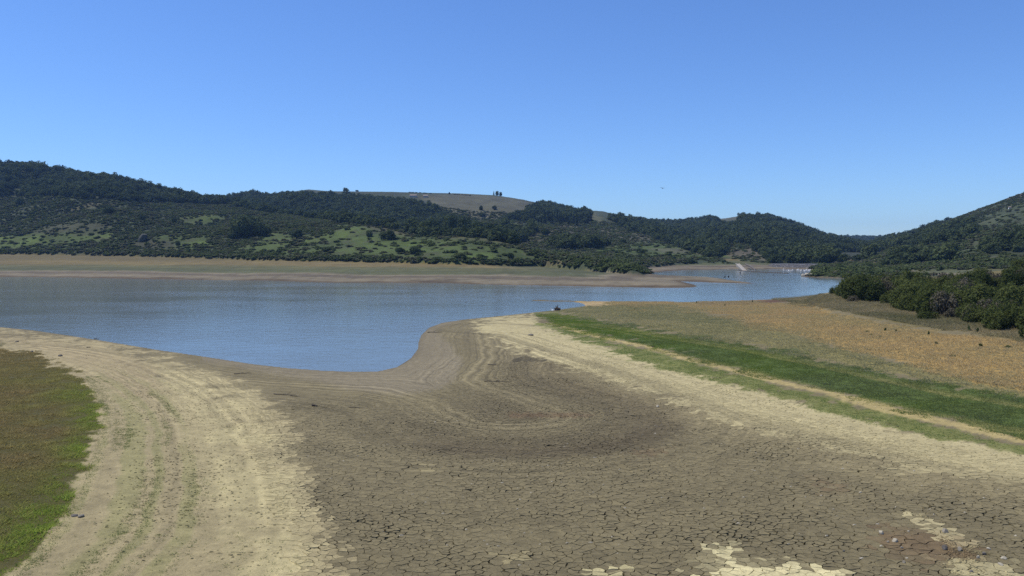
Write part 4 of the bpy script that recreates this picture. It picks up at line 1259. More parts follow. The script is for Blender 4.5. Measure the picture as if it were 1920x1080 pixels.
ORD = 'first second third fourth fifth sixth seventh eighth ninth tenth eleventh twelfth'.split()
HT = [  # px, top row, ground row or None, depth, width px, kind, label, group
    (463, 402, 441, 0, 66, 'oak', 'broad dark oak standing alone on the scrubby left hillside', None),
    (492, 418, 443, 0, 38, 'oak', 'smaller dark oak leaning against the right of the broad lone oak', None),
    (437, 433, 447, 0, 22, 'oak', 'dark round bush-like oak just below the broad lone oak', None),
    (557, 430, 447, 0, 26, 'oak', 'round dark oak at the upper edge of the green meadow', None),
    (266, 401, 413, 0, 14, 'oak', 'small round dark tree alone in scrub above the grey outcrop', None),
    (204, 387, 399, 0, 22, 'oak', 'dark tree at the right end of the tan curved clearing', None),
    (38, 371, 384, 0, 24, 'oak', 'rounded tree standing just below the wooded left ridge', None),
    (236, 442, 451, 0, 11, 'oak', 'small dark tree left of the grey rock outcrop', None),
    (333, 451, 460, 0, 13, 'oak', 'dark bush-like tree on the small green clearing', None),
    (326, 408, 418, 0, 12, 'oak', 'small dark tree on the slope right of the tan clearing', None),
    (752, 463, 475, 0, 22, 'oak', 'left of two dark bushy trees low on the bright meadow', None),
    (777, 461, 476, 0, 26, 'oak', 'right of two dark bushy trees low on the bright meadow', None),
    (614, 462, 471, 0, 32, 'oak', 'wide low dark bush at the left of the bright meadow', None),
    (692, 431, 444, 0, 18, 'oak', 'dark rounded bush at the top of the bright meadow', None),
    (728, 431, 450, 0, 34, 'oak', 'wide grey green bush on the brow of the bright meadow', None),
    (862, 474, 486, 0, 30, 'oak', 'light green rounded tree near the foot of the headland', None),
    (958, 473, 484, 0, 15, 'oak', 'dark bush right on the lower green slope of the headland', None),
    (1008, 469, 477, 0, 17, 'oak', 'dark bush on the shoulder where the headland ridge drops', None),
    (815, 412, None, 590, 34, 'oak', 'dark oak at the left end of the grove behind the headland', None),
    (845, 404, None, 610, 40, 'oak', 'tall rounded dark oak in the left half of the headland grove', None),
    (872, 405, None, 620, 44, 'oak', 'tallest dark oak in the middle of the headland grove', None),
    (812, 424, None, 560, 26, 'bare', 'pale grey half bare tree in front of the headland grove', None),
    (850, 426, None, 560, 34, 'oak', 'low dark oak in front of the headland grove', None),
    (892, 415, None, 590, 42, 'oak', 'broad dark oak right of the middle of the headland grove', None),
    (922, 420, None, 575, 44, 'oak', 'broad oak in the right half of the headland grove', None),
    (948, 430, None, 560, 30, 'oak', 'last oak at the right end of the headland grove', None),
    (793, 428, None, 575, 24, 'oak', 'small oak left outside the headland grove', None),
    (650, 352, None, 1400, 13, 'oak', 'bushy tree clump on the skyline of the middle ridge', None),
    (671, 356, None, 1400, 7, 'oak', 'tiny round tree on the skyline right of the bushy clump', None),
    (926, 358, None, 1400, 5, 'con', 'slim conifer at the left of the skyline trio', None),
    (932, 358, None, 1395, 9, 'oak', 'dark round tree in the middle of the skyline trio', None),
    (939, 360, None, 1400, 8, 'oak', 'low round tree at the right of the skyline trio', None),
    (843, 360, None, 1330, 9, 'con', 'conifer left of the dark tree strip below the ridge top', None),
    (902, 385, 394, 0, 8, 'oak', 'small dark tree on the tan slope under the skyline trio', None),
    (927, 385, 393, 0, 10, 'oak', 'rounder dark tree on the tan slope right of the small one', None),
    (903, 398, 406, 0, 14, 'oak', 'dark tree at the lower edge of the tan slope', None),
    (1200, 465, 474, 0, 20, 'oak', 'rounded dark tree alone on the pale green far slope', None),
    (1295, 484, 494, 0, 15, 'oak', 'round dark tree near the shore of the far arm', None),
    (1168, 448, 455, 0, 15, 'oak', 'round dark tree at the left of the far pasture', None),
    (1022, 428, 440, 0, 18, 'oak', 'dark tree on the tan knob below the conifers', None),
    (1660, 489, 500, 0, 15, 'oak', 'dark tree at the foot of the bare cut slope', None),
    (1632, 493, 502, 0, 12, 'oak', 'dark tree near the waterside left of the bare cut slope', None),
    (1572, 492, 500, 0, 14, 'oak', 'dark tree right behind the end of the dam', None),
    (1680, 503, 511, 0, 12, 'oak', 'dark tree on the flats behind the right thicket', None),
    (1879, 444, 464, 0, 14, 'con', 'dark pointed conifer on the right hillside', None),
    (1912, 420, 455, 0, 26, 'oak', 'tall dark tree at the right edge of the view on the hillside', None),
]
for px, top, gr, y, w_, kd, lb, grp in HT:
    tree(px, top, y, w_, lb, kd, grp, gr)
for i in range(9):
    tree(852 + i * 3.6 + rng.uniform(-1, 1), 364 + i * 0.7 + rng.uniform(-1, 1.5), 1310, 4.5 + rng.uniform(0, 2), ORD[i] + ' tree from the left in the strip below the ridge top', 'con' if i % 2 else 'oak', 'tree strip below the ridge top')
for i in range(34):
    p = 958 + i * 4.5 + rng.uniform(-2, 2)
    tp = np.interp(p, [955, 1000, 1040, 1060, 1110], [402, 394, 394, 398, 404]) + rng.uniform(-2, 4)
    tree(p, tp, 960 + rng.uniform(-25, 25), 8 + rng.uniform(0, 5), 'tall dark conifer in the plantation above the tan knob', 'con', 'conifer plantation')
for i in range(12):
    p = 1005 + i * 8 + rng.uniform(-2.5, 2.5)
    tp = np.interp(p, [1000, 1028, 1050, 1100], [378, 375, 384, 390]) + rng.uniform(-1, 2)
    tree(p, tp, 1340 + rng.uniform(-10, 10), 8 + rng.uniform(0, 4), ORD[i] + ' conifer from the left on the skyline above the plantation', 'con', 'skyline conifers above the plantation')
for i in range(7):
    p = 770 + i * 6 + rng.uniform(-2, 2)
    tree(p, 364.5 + rng.uniform(-1, 1), 1330, 6 + rng.uniform(0, 3), ORD[i] + ' dark tree from the left by the ridge top houses', 'oak', 'trees by the ridge top houses')

# ------------------------------------------------------------------ thicket on the right bank
def bush(px, row, wpx, hpx, label, group=None, kind='bush'):
    h0 = hit(px, row)
    if h0 is None: return
    x, y, z = h0
    s = wpx / F * y / 2; h = hpx / F * y
    root = bpy.data.objects.new('bush' if kind == 'bush' else 'brush', None); COL.objects.link(root)
    root.location = (x, y, z - 0.05); root.rotation_euler.z = rng.uniform(0, 6.28)
    tag(root, label, 'bush', group)
    m = BUSHM[int(rng.integers(0, 5))] if kind == 'bush' else DRYM[int(rng.integers(0, 2))]
    c = obj('foliage', m, root); c.scale = (s * 1.1, s * 1.1, h * 0.92)
    t_ = obj('stems', STEM[int(rng.integers(0, 2))], root); t_.scale = (s, s, h * 0.8)


BH = [
    (1566, 551, 22, 16, 'small outermost green bush at the lakeward tip of the right thicket', 'bush'),
    (1582, 552, 34, 26, 'green bush second from the lakeward tip of the thicket', 'bush'),
    (1610, 552, 44, 38, 'tall rounded bush rising near the lakeward end of the thicket', 'bush'),
    (1640, 558, 40, 36, 'dark bush with bright top right of the tall rounded one', 'bush'),
    (1664, 548, 56, 40, 'broad domed bush set back against the far flats', 'bush'),
    (1692, 552, 46, 40, 'dark dome bush right of the broad set back one', 'bush'),
    (1712, 545, 50, 44, 'tall bush below the pale grass brow of the thicket', 'bush'),
    (1598, 566, 24, 16, 'brownish low brush at the front foot of the thicket tip', 'dry'),
    (1665, 570, 30, 20, 'green front bush spilling onto the rough grass', 'bush'),
    (1625, 562, 28, 22, 'mid green bush in front of the tall rounded bush', 'bush'),
    (1760, 570, 60, 42, 'large dark bush in the middle of the thicket front', 'bush'),
    (1720, 572, 40, 26, 'greyish brush beside the large middle bush', 'dry'),
    (1800, 575, 60, 46, 'green bush right of the large middle bush', 'bush'),
    (1770, 545, 46, 30, 'dark bush high behind the middle of the thicket', 'bush'),
    (1845, 580, 60, 50, 'broad green bush in the right part of the thicket', 'bush'),
    (1895, 585, 64, 60, 'big dark bush near the right edge of the view', 'bush'),
    (1830, 545, 56, 40, 'dark bush with pale dead twigs behind the thicket', 'bush'),
    (1910, 545, 60, 50, 'tall dark bush at the right edge on the crest', 'bush'),
    (1870, 610, 44, 24, 'low green bush at the lower right foot of the thicket', 'bush'),
    (1740, 598, 40, 16, 'low bright green mound at the thicket foot', 'bush'),
    (1915, 612, 34, 26, 'low bush at the right edge below the big dark one', 'bush'),
    (1813, 540, 22, 24, 'pale dead brush on the thicket crest', 'dry'),
    (1870, 535, 40, 28, 'pale grey dead brush right along the crest', 'dry'),
]
for a_ in BH:
    bush(a_[0], a_[1], a_[2], a_[3], a_[4], None, a_[5])
BM = [(b_[0], b_[1] - b_[3] / 2, 'the ' + t_) for b_, t_ in zip(BH, ['outermost tip bush', 'second tip bush', 'tall rounded tip bush', 'dark bright topped bush', 'broad set back dome', 'dark dome bush', 'tall bush under the brow',
      'brownish tip brush', 'green front bush', 'mid green tip bush', 'large dark middle bush', 'greyish middle brush', 'green bush right of middle', 'high dark middle bush', 'broad green right bush', 'big dark right bush',
      'bush with dead twigs', 'tall crest bush', 'low right foot bush', 'bright green mound', 'low right edge bush', 'pale dead crest brush', 'pale right crest brush'])]
n = 0
while n < 235:
    px = rng.uniform(1580, 2080); f = rng.random() ** 0.8
    top = np.interp(px, [1570, 1620, 1700, 1800, 1960, 2100], [556, 545, 530, 522, 508, 500]); bot = np.interp(px, [1570, 1640, 1700, 1800, 1960, 2100], [560, 566, 582, 604, 640, 650])
    row = top + (bot - top) * f
    if 1715 < px < 1780 and row < 534 and rng.random() < 0.8:
        continue
    s = rng.uniform(30, 54) * (0.75 + 0.5 * f)
    k = 'bush' if rng.random() < 0.78 else 'dry'
    bush(px, row, s, s * rng.uniform(0.55, 0.9), ('%s %s in the thicket, %s' % ('small' if s < 30 else 'middling' if s < 42 else 'large', 'green bush' if k == 'bush' else 'brownish brush', beside(px, row, BM, 12))),
         'bushes of the right bank thicket' if k == 'bush' else 'dry brush of the right bank thicket', k)
    n += 1
# weeds in the golden grass
WD = [(1306, 569, 2, 12), (1190, 581, 3, 7), (1359, 574, 4, 9), (1411, 567, 2, 12), (1660, 620, 5, 14), (1680, 622, 4, 12), (1741, 628, 5, 16), (1817, 620, 8, 22), (1833, 622, 7, 20), (1838, 650, 9, 18), (1755, 645, 8, 9),
      (1890, 652, 16, 10), (1787, 668, 12, 7), (1635, 628, 10, 6), (1650, 632, 9, 5), (1625, 622, 12, 5)]
for i, (px, row, w_, h_) in enumerate(WD):
    h_ *= 0.5; w_ *= 0.9
    h0 = hit(px, row)
    x, y, z = h0
    s = w_ / F * y / 2
    o = obj('weed', SHR[i % 4], None, (x, y, z)); o.scale = (s * 1.1, s * 1.1, h_ / F * y); o.rotation_euler.z = i
    tag(o, 'dark green weed clump standing in the golden grass', 'weed', 'weeds in the golden grass')


# ------------------------------------------------------------------ rocks, driftwood
def rock_np(seed, sx=1.0, sy=1.0, szz=1.0):
    import bmesh
    r = np.random.default_rng(seed)
    bm = bmesh.new(); bmesh.ops.create_icosphere(bm, subdivisions=3, radius=1.0)
    V = np.array([v.co[:] for v in bm.verts]); Fc = np.array([[v.index for v in f.verts] for f in bm.faces]); bm.free()
    for _ in range(9):        # chop with planes to get facets
        n_ = r.normal(size=3); n_ /= np.linalg.norm(n_); d_ = r.uniform(0.55, 0.85)
        k = V @ n_; V = V - np.outer(np.maximum(k - d_, 0) * 0.92, n_)
    V += 0.05 * (np.column_stack([fbm(V[:, 0] * 2 + seed, V[:, 1] * 2 + V[:, 2], 5, 3), fbm(V[:, 1] * 2 + seed, V[:, 2] * 2, 6, 3), fbm(V[:, 2] * 2 + seed, V[:, 0] * 2, 7, 3)]))
    V = V * np.array([sx, sy, szz])
    return V, Fc


def rock(px, row, wpx, hpx, label, m, seed, name='rock', group=None, cat='rock'):
    x, y, z = hit(px, row)
    s = wpx / F * y / 2; h = hpx / F * y
    v, f = rock_np(seed, s, s * 0.8, h * 0.62)
    o = obj(name, mesh_np(name, v, [f], None, [m]), None, (x, y, z + h * 0.30)); o.rotation_euler.z = seed
    tag(o, label, cat, group)


RK = [(1653, 1001, 12, 9, 'pale angular rock on cracked mud, upper of two near the gravel streak', M_ROCKP),
      (1678, 1016, 13, 8, 'flat pale rock on cracked mud just below the angular one', M_ROCKP),
      (1665, 1017, 6, 4, 'small reddish stone touching the flat pale rock', M_ROCK),
      (1772, 998, 14, 9, 'grey flat topped rock at the middle of the gravel streak', M_ROCK),
      (1771, 1031, 11, 11, 'dark grey upright rock below the gravel streak', M_ROCKD),
      (1799, 1033, 10, 9, 'tan rock right of the dark upright rock', M_ROCK),
      (1834, 1048, 8, 9, 'pale pointed stone on the lower gravel streak', M_ROCKP),
      (1845, 1040, 9, 6, 'dark stone beside the pale pointed stone', M_ROCKD),
      (1883, 1048, 14, 5, 'long flat pale slab right of the gravel streak', M_ROCKP),
      (1854, 1030, 10, 4, 'thin pale slab above the pointed stone', M_ROCKP),
      (1695, 1056, 7, 6, 'small tan stone alone on the mud under the gravel streak', M_ROCK),
      (1613, 924, 7, 3, 'small flat pale stone above the gravel streak', M_ROCKP),
      (1822, 1074, 10, 6, 'dark stone at the bottom edge in pale gravel', M_ROCKD),
      (1876, 1060, 11, 6, 'pale stone low in the right corner gravel', M_ROCKP),
      (1582, 1034, 5, 4, 'tiny pinkish stone alone on the cracked mud', M_ROCK),
      (1691, 1028, 8, 4, 'tiny tan stone between the flat rock and the tan stone', M_ROCK),
      (1233, 763, 7, 4, 'small white stone alone on the middle mud flat', M_ROCKP),
      (1703, 997, 5, 3, 'small white stone left of the gravel streak', M_ROCKP),
      (139, 968, 14, 5, 'flat dark stone, left of a pair at the edge of the turf', M_ROCKD),
      (152, 969, 14, 6, 'rounder dark stone, right of a pair at the edge of the turf', M_ROCK),
      (995, 629, 13, 4, 'low grey stone lying on the pale right bank', M_ROCKD),
      (113, 668, 8, 4, 'dark stone on the mud above the turf', M_ROCKD),
      (60, 660, 6, 3, 'small dark stone at the far left above the turf', M_ROCKD),
      (32, 641, 7, 3, 'dark stone on the mud near the left waterline', M_ROCKD)]
for i, (px, row, w_, h_, lb, m) in enumerate(RK):
    rock(px, row, w_, h_, lb, m, 900 + i)
# gravel along the streak
GP = [(1670, 950), (1730, 955), (1810, 1000), (1845, 1030), (1920, 1066), (1940, 1110), (1780, 1110), (1745, 1060), (1760, 1035), (1725, 1000)]
A = scatter(GP, 2600)
A = A[rng.random(len(A)) < sstep(0, 26, seg_dist(A[:, 3], A[:, 4], np.array(GP + GP[:1], float))) * np.clip(0.45 + 1.2 * fbm(A[:, 0] / 1.0, A[:, 1] / 1.0, 821, 3), 0.03, 1)]
A[:, 2] = gsample(g_z, A[:, 0], A[:, 1]) + 0.012
lumps('gravel', A, rng.uniform(0.015, 0.06, len(A)) * rng.uniform(0.5, 1.2, len(A)), M_PLATE, 'stony gravel streak on the mud at the lower right', 'gravel',
      gsample(g_C, A[:, 0], A[:, 1]) * rng.uniform(0.7, 1.5, len(A))[:, None])
# outcrop on the far slope
x, y, z = hit(268, 452)
v, f = rock_np(990, 3.6, 3.0, 5.2)
v[:, 0] += v[:, 2] * 0.35
o = obj('outcrop', mesh_np('outcrop', v, [f], None, [M_OUTC]), None, (x, y, z + 1.0)); tag(o, 'pointed grey rock outcrop among scrub on the left hillside', 'rock outcrop')


def stick(px, row, lpx, ang, label, rpx=1.6, m=None, seed=0, forks=2):
    x, y, z = hit(px, row)
    r = np.random.default_rng(seed)
    Lm = lpx / F * y; rad = rpx / F * y
    d = np.array([math.cos(ang), math.sin(ang), 0.0])
    n_ = np.array([-d[1], d[0], 0])
    path = [d * Lm * (t - 0.5) + n_ * Lm * 0.07 * r.uniform(-1, 1) + np.array([0, 0, rad * 0.9 + Lm * 0.03 * r.random()]) for t in np.linspace(0, 1, 6)]
    P = [tube_np(path, list(np.linspace(rad, rad * 0.4, 6)))]
    for k in range(forks):
        s_ = path[2 + k]
        e = s_ + d * Lm * 0.2 + n_ * Lm * r.uniform(-0.2, 0.2) + np.array([0, 0, Lm * r.uniform(0.02, 0.12)])
        P.append(tube_np([s_, (s_ + e) / 2, e], [rad * 0.6, rad * 0.4, rad * 0.15]))
    v, f = join(P)
    o = obj('driftwood', mesh_np('driftwood', v, f, None, [m or M_WOOD], smooth=True), None, (x, y, z))
    tag(o, label, 'driftwood')


ST_ = [(455, 701, 34, 0.5, 'dark curved stick on the mud near the left waterline'), (533, 741, 50, -0.15, 'long thin dark branch where pale and brown mud meet'),
       (590, 762, 15, -0.5, 'short thick dark log right of the long thin branch'), (667, 765, 34, -0.3, 'thin branch lying on the mud below the inlet'),
       (815, 624, 30, -0.05, 'dark stick beside the inlet shore'), (934, 717, 60, -0.15, 'long dark branch on the cracked mud middle'),
       (925, 685, 26, -0.4, 'short branch above the long one on the brown mud'), (1225, 650, 9, 0.7, 'dark stick standing out on the pale dirt track'),
       (181, 636, 10, 0.0, 'small dark driftwood piece on the left shore'), (166, 652, 9, -0.3, 'dark driftwood piece below the small left one'),
       (553, 743, 22, -0.2, 'dark short branch at the right end of the thin one')]
for i, (px, row, l_, a_, lb) in enumerate(ST_):
    stick(px, row, l_ * 0.9, a_, lb, 0.8 if i != 2 else 2.2, None, 40 + i)

# stump by the water
x, y, z = hit(1045, 582)
P = [rock_np(995, 0.55, 0.45, 0.42)]
P[0] = (P[0][0] + np.array([0, 0, 0.2]), P[0][1])
r = np.random.default_rng(3)
for k in range(9):
    a_ = r.uniform(0, 6.28); e = np.array([math.cos(a_) * r.uniform(.5, 0.95), math.sin(a_) * 0.5, r.uniform(0.0, 0.55)])
    P.append(tube_np([(0, 0, 0.2), e * 0.6 + np.array([0, 0, .12]), e], [0.16, 0.10, 0.03]))
P.append(tube_np([(0.05, 0, 0.3), (0.03, 0, 0.7), (0.08, 0, 1.05)], [0.14, 0.08, 0.02]))
P.append(tube_np([(-0.1, 0, 0.3), (-0.2, 0.1, 0.65), (-0.35, 0.1, 0.75)], [0.14, 0.09, 0.03]))
v, f = join(P)
v *= 1.15
o = obj('stump', mesh_np('stump', v, f, None, [M_WOOD]), None, (x, y, z)); tag(o, 'dark jagged root stump at the edge of the water', 'stump')


# ------------------------------------------------------------------ birds
def ell(c, r, n=8, m=6):
    th = np.linspace(0, np.pi, m + 1); ph = np.linspace(0, 2 * np.pi, n, endpoint=False)
    V = np.array([[c[0] + r[0] * np.sin(t) * np.cos(p), c[1] + r[1] * np.sin(t) * np.sin(p), c[2] + r[2] * np.cos(t)] for t in th for p in ph])
    Fc = np.array([[i * n + k, i * n + (k + 1) % n, (i + 1) * n + (k + 1) % n, (i + 1) * n + k] for i in range(m) for k in range(n)])
    return V, Fc


v, f = join([ell((0, 0, 0.18), (0.42, 0.22, 0.20)), tube_np([(0.30, 0, 0.22), (0.42, 0, 0.45), (0.40, 0, 0.62)], [0.10, 0.06, 0.05]), ell((0.43, 0, 0.66), (0.10, 0.07, 0.07)),
             tube_np([(-0.35, 0, 0.22), (-0.60, 0, 0.20)], [0.12, 0.03])])
BODY = mesh_np('bird_body', v, f, None, [M_WHITE], smooth=True)
v, f = tube_np([(0.50, 0, 0.66), (0.62, 0, 0.60), (0.78, 0, 0.54)], [0.035, 0.03, 0.01])
BEAK = mesh_np('beak', v, [f], None, [M_BEAK], smooth=True)
BODYD = BODY.copy(); BODYD.materials.clear(); BODYD.materials.append(M_BLACKF)
ws = []
for sgn in (1, -1):
    V = np.array([(0.2, 0.18 * sgn, 0.28), (-0.25, 0.16 * sgn, 0.26), (-0.5, 0.10 * sgn, 0.22), (-0.1, 0.24 * sgn, 0.14)], float)
    V2 = V + np.array([0, 0.03 * sgn, 0.015])
    ws.append((np.vstack([V, V2]), np.array([[0, 1, 2, 3], [4, 5, 6, 7], [0, 1, 5, 4], [1, 2, 6, 5], [2, 3, 7, 6], [3, 0, 4, 7]])))
v, f = join(ws); WING = mesh_np('folded_wings', v, f, None, [M_WHITE])


def bird(x, y, z, s, rot, label, group, dark=False):
    root = bpy.data.objects.new('bird', None); COL.objects.link(root); root.location = (x, y, z); root.rotation_euler.z = rot; root.scale = (s, s, s)
    tag(root, label, 'bird', group)
    obj('body', BODYD if dark else BODY, root); obj('beak', BEAK, root)
    if not dark: obj('wing', WING, root)


for i in range(64):
    px = 1466 + 72 * rng.random() ** 0.85; row = 505.6 + 3.0 * rng.random() + (px - 1466) / 72 * 0.8
    x, y = on_plane(px, row)
    zg = max(hz(float(x), float(y)), 0.0) - 0.03
    bird(float(x), float(y), zg, rng.uniform(0.9, 1.5), rng.uniform(0, 6.28), 'white waterbird in the flock resting in front of the dam', 'white birds in front of the dam')
for i, (px, row) in enumerate([(1509, 514.6), (1514, 513.4), (1519, 513.0), (1522, 514.2)]):
    x, y = on_plane(px, 518.0)
    z = max(at_depth(px, row, float(y))[2] - 0.5, hz(float(x), float(y)))
    bird(float(x), float(y), z - 0.05, 1.2, i * 1.7, 'white waterbird perched on the rock heap of the sand spit', 'birds on the spit rocks')
for px, row, lb in [(1359, 520, 'dark waterbird on the open water, left of a pair'), (1366, 519.5, 'dark waterbird on the open water, right of a pair'), (1388, 512, 'lone dark waterbird on the water near the concrete ramp')]:
    x, y = on_plane(px, row)
    bird(float(x), float(y), -0.03, 1.5, 1.0, lb, None, True)
x, y = on_plane(1036, 583.2)
bird(float(x), float(y), max(hz(float(x), float(y)), 0), 0.75, 2.5, 'white waterbird standing at the water left of the root stump', None)
# bird in flight
x, y, z = at_depth(1242, 353, 150.0)
root = bpy.data.objects.new('flying_bird', None); COL.objects.link(root); root.location = (x, y, z); root.rotation_euler = (0.2, 0.3, 1.2)
tag(root, 'small dark bird flying in the clear sky', 'bird')
v, f = join([ell((0, 0, 0), (0.22, 0.06, 0.06)), tube_np([(-0.2, 0, 0), (-0.36, 0, 0)], [0.05, 0.02])])
obj('body', mesh_np('flying_body', v, f, None, [M_BLACKF], smooth=True), root)
for sgn in (1, -1):
    V = np.array([(0.10, 0.04 * sgn, 0.02), (-0.08, 0.04 * sgn, 0.02), (-0.06, 0.25 * sgn, 0.10), (-0.14, 0.5 * sgn, 0.04), (0.06, 0.26 * sgn, 0.11)], float)
    V2 = V - np.array([0, 0, 0.015])
    Fw = [np.array([[0, 1, 2, 3, 4], [5, 6, 7, 8, 9]]), np.array([[k, (k + 1) % 5, 5 + (k + 1) % 5, 5 + k] for k in range(5)])]
    obj('wing', mesh_np('flying_wing', np.vstack([V, V2]), Fw, None, [M_BLACKF]), root)

# ------------------------------------------------------------------ rock heap on the spit
for i, (px, row, w_, h_, lb) in enumerate([(1506, 518, 9, 5, 'pale boulder at the water end of the spit heap'), (1513, 518, 10, 6, 'largest pale boulder in the middle of the spit heap'),
                                           (1520, 518.4, 9, 5, 'pale boulder at the land end of the spit heap'), (1525, 518.6, 5, 4, 'small dark boulder right of the spit heap')]):
    x, y = on_plane(px, row)
    s = w_ / F * float(y) / 2; h = h_ / F * float(y)
    v, f = rock_np(960 + i, s, s * 0.8, h * 0.65)
    o = obj('boulder', mesh_np('boulder', v, [f], None, [M_ROCKP if i < 3 else M_ROCKD]), None, (float(x), float(y), max(hz(float(x), float(y)), 0) + h * 0.25))
    tag(o, lb, 'boulder')

# ------------------------------------------------------------------ dam, ramp, pipe, boom
def prism(sec, p0, p1):
    """sweep a (depth offset, z) section from p0 to p1 (xy)"""
    p0 = np.array(p0, float); p1 = np.array(p1, float)
    n_ = len(sec); V = []
    for p in (p0, p1):
        for d_, z_ in sec:
            V.append((p[0], p[1] + d_, z_))
    Fc = [np.array([[k, (k + 1) % n_, n_ + (k + 1) % n_, n_ + k] for k in range(n_)]), np.array([list(range(n_))[::-1], list(range(n_, 2 * n_))])]
    return np.array(V), Fc


xa, ya = on_plane(1452, 503.4); xb, yb = on_plane(1546, 504.2)
zt = at_depth(1500, 495.0, float(ya) + 8)[2]
root = bpy.data.objects.new('dam', None); COL.objects.link(root); root.location = (float(xa), float(ya), 0)
tag(root, 'low grey rock faced dam across the far end of the water', 'dam')
v, f = prism([(0, -1.0), (6, zt), (10, zt), (22, -1.0)], (0, 0), (float(xb - xa), float(yb - ya)))
obj('embankment', mesh_np('embankment', v, f, None, [M_RIP]), root)
v, f = prism([(6.6, zt), (6.6, zt + 0.5), (7.0, zt + 0.5), (7.0, zt)], (0.5, 0), (float(xb - xa) - 0.5, float(yb - ya)))
obj('parapet', mesh_np('parapet', v, f, None, [M_CONC]), root)
A = np.column_stack([rng.uniform(0, float(xb - xa), 700), rng.uniform(0.2, 5.8, 700)])
A3 = np.column_stack([A[:, 0], A[:, 1], -1 + (zt + 1) * A[:, 1] / 6.0])
A3[:, 1] += A[:, 0] * float(yb - ya) / float(xb - xa)
rp_ = lumps('rock_facing', A3, rng.uniform(0.25, 0.55, 700), M_RIP, None, None)
rp_.parent = root; rp_['kind'] = 'stuff'

xr, yr = on_plane(1397, 507.5)
xr2, yr2, zr2 = at_depth(1383, 494.5, float(yr) + 28)
d = np.array([xr2 - float(xr), 28.0, 0]); n_ = np.array([-d[1], d[0], 0]) / np.linalg.norm(d) * 1.0
b0 = np.array([float(xr), float(yr), -0.3]); b1 = np.array([xr2, yr2, max(zr2, hz(xr2, yr2) + 0.2)])
V = np.array([b0 - n_, b0 + n_, b1 + n_, b1 - n_, b0 - n_ - [0, 0, .6], b0 + n_ - [0, 0, .6], b1 + n_ - [0, 0, 1.5], b1 - n_ - [0, 0, 1.5]])
root = bpy.data.objects.new('boat_ramp', None); COL.objects.link(root)
tag(root, 'pale concrete ramp running down into the far water', 'ramp')
obj('slab', mesh_np('ramp_slab', V, [np.array([[0, 1, 2, 3], [4, 7, 6, 5], [0, 4, 5, 1], [1, 5, 6, 2], [2, 6, 7, 3], [3, 7, 4, 0]])], None, [M_CONC]), root)
for sgn in (1, -1):
    P = tube_np([b0 + n_ * sgn * 1.05 + [0, 0, .15], b1 + n_ * sgn * 1.05 + [0, 0, .15]], [0.22, 0.22], 4)
    obj('kerb', mesh_np('ramp_kerb', P[0], [P[1]], None, [M_CONC]), root)
xp, yp = on_plane(1417, 506.0)
xp2, yp2, zp2 = at_depth(1398, 495.5, float(yp) + 25)
mid = (np.array([float(xp), float(yp), 0.2]) + np.array([xp2, yp2, zp2])) / 2 + [0, 0, 0.4]
v, f = tube_np([(float(xp), float(yp), -0.2), mid, (xp2, yp2, zp2)], [0.55, 0.6, 0.6], 8)
o = obj('pipe', mesh_np('pipe', v, [f], None, [M_ROCKD], smooth=True)); tag(o, 'thick dark pipe slanting into the water beside the ramp', 'pipe')
root = bpy.data.objects.new('log_boom', None); COL.objects.link(root)
tag(root, 'thin dark line of floating logs crossing the far water', 'log boom')
pts = [on_plane(p, r_) for p, r_ in [(1385, 507.5), (1410, 509.3), (1440, 511.2), (1478, 512.8)]]
pts = np.array([(float(a_), float(b)) for a_, b in pts])
tt = np.linspace(0, 3, 25)
bx = np.interp(tt, range(4), pts[:, 0]); by = np.interp(tt, range(4), pts[:, 1])
for k in range(24):
    v, f = tube_np([(bx[k], by[k], 0.05), (bx[k] * .05 + bx[k + 1] * .95, by[k] * .05 + by[k + 1] * .95, 0.05)], [0.3, 0.3], 6)
    obj('log', mesh_np('log', v, [f], None, [M_WOOD], smooth=True), root)


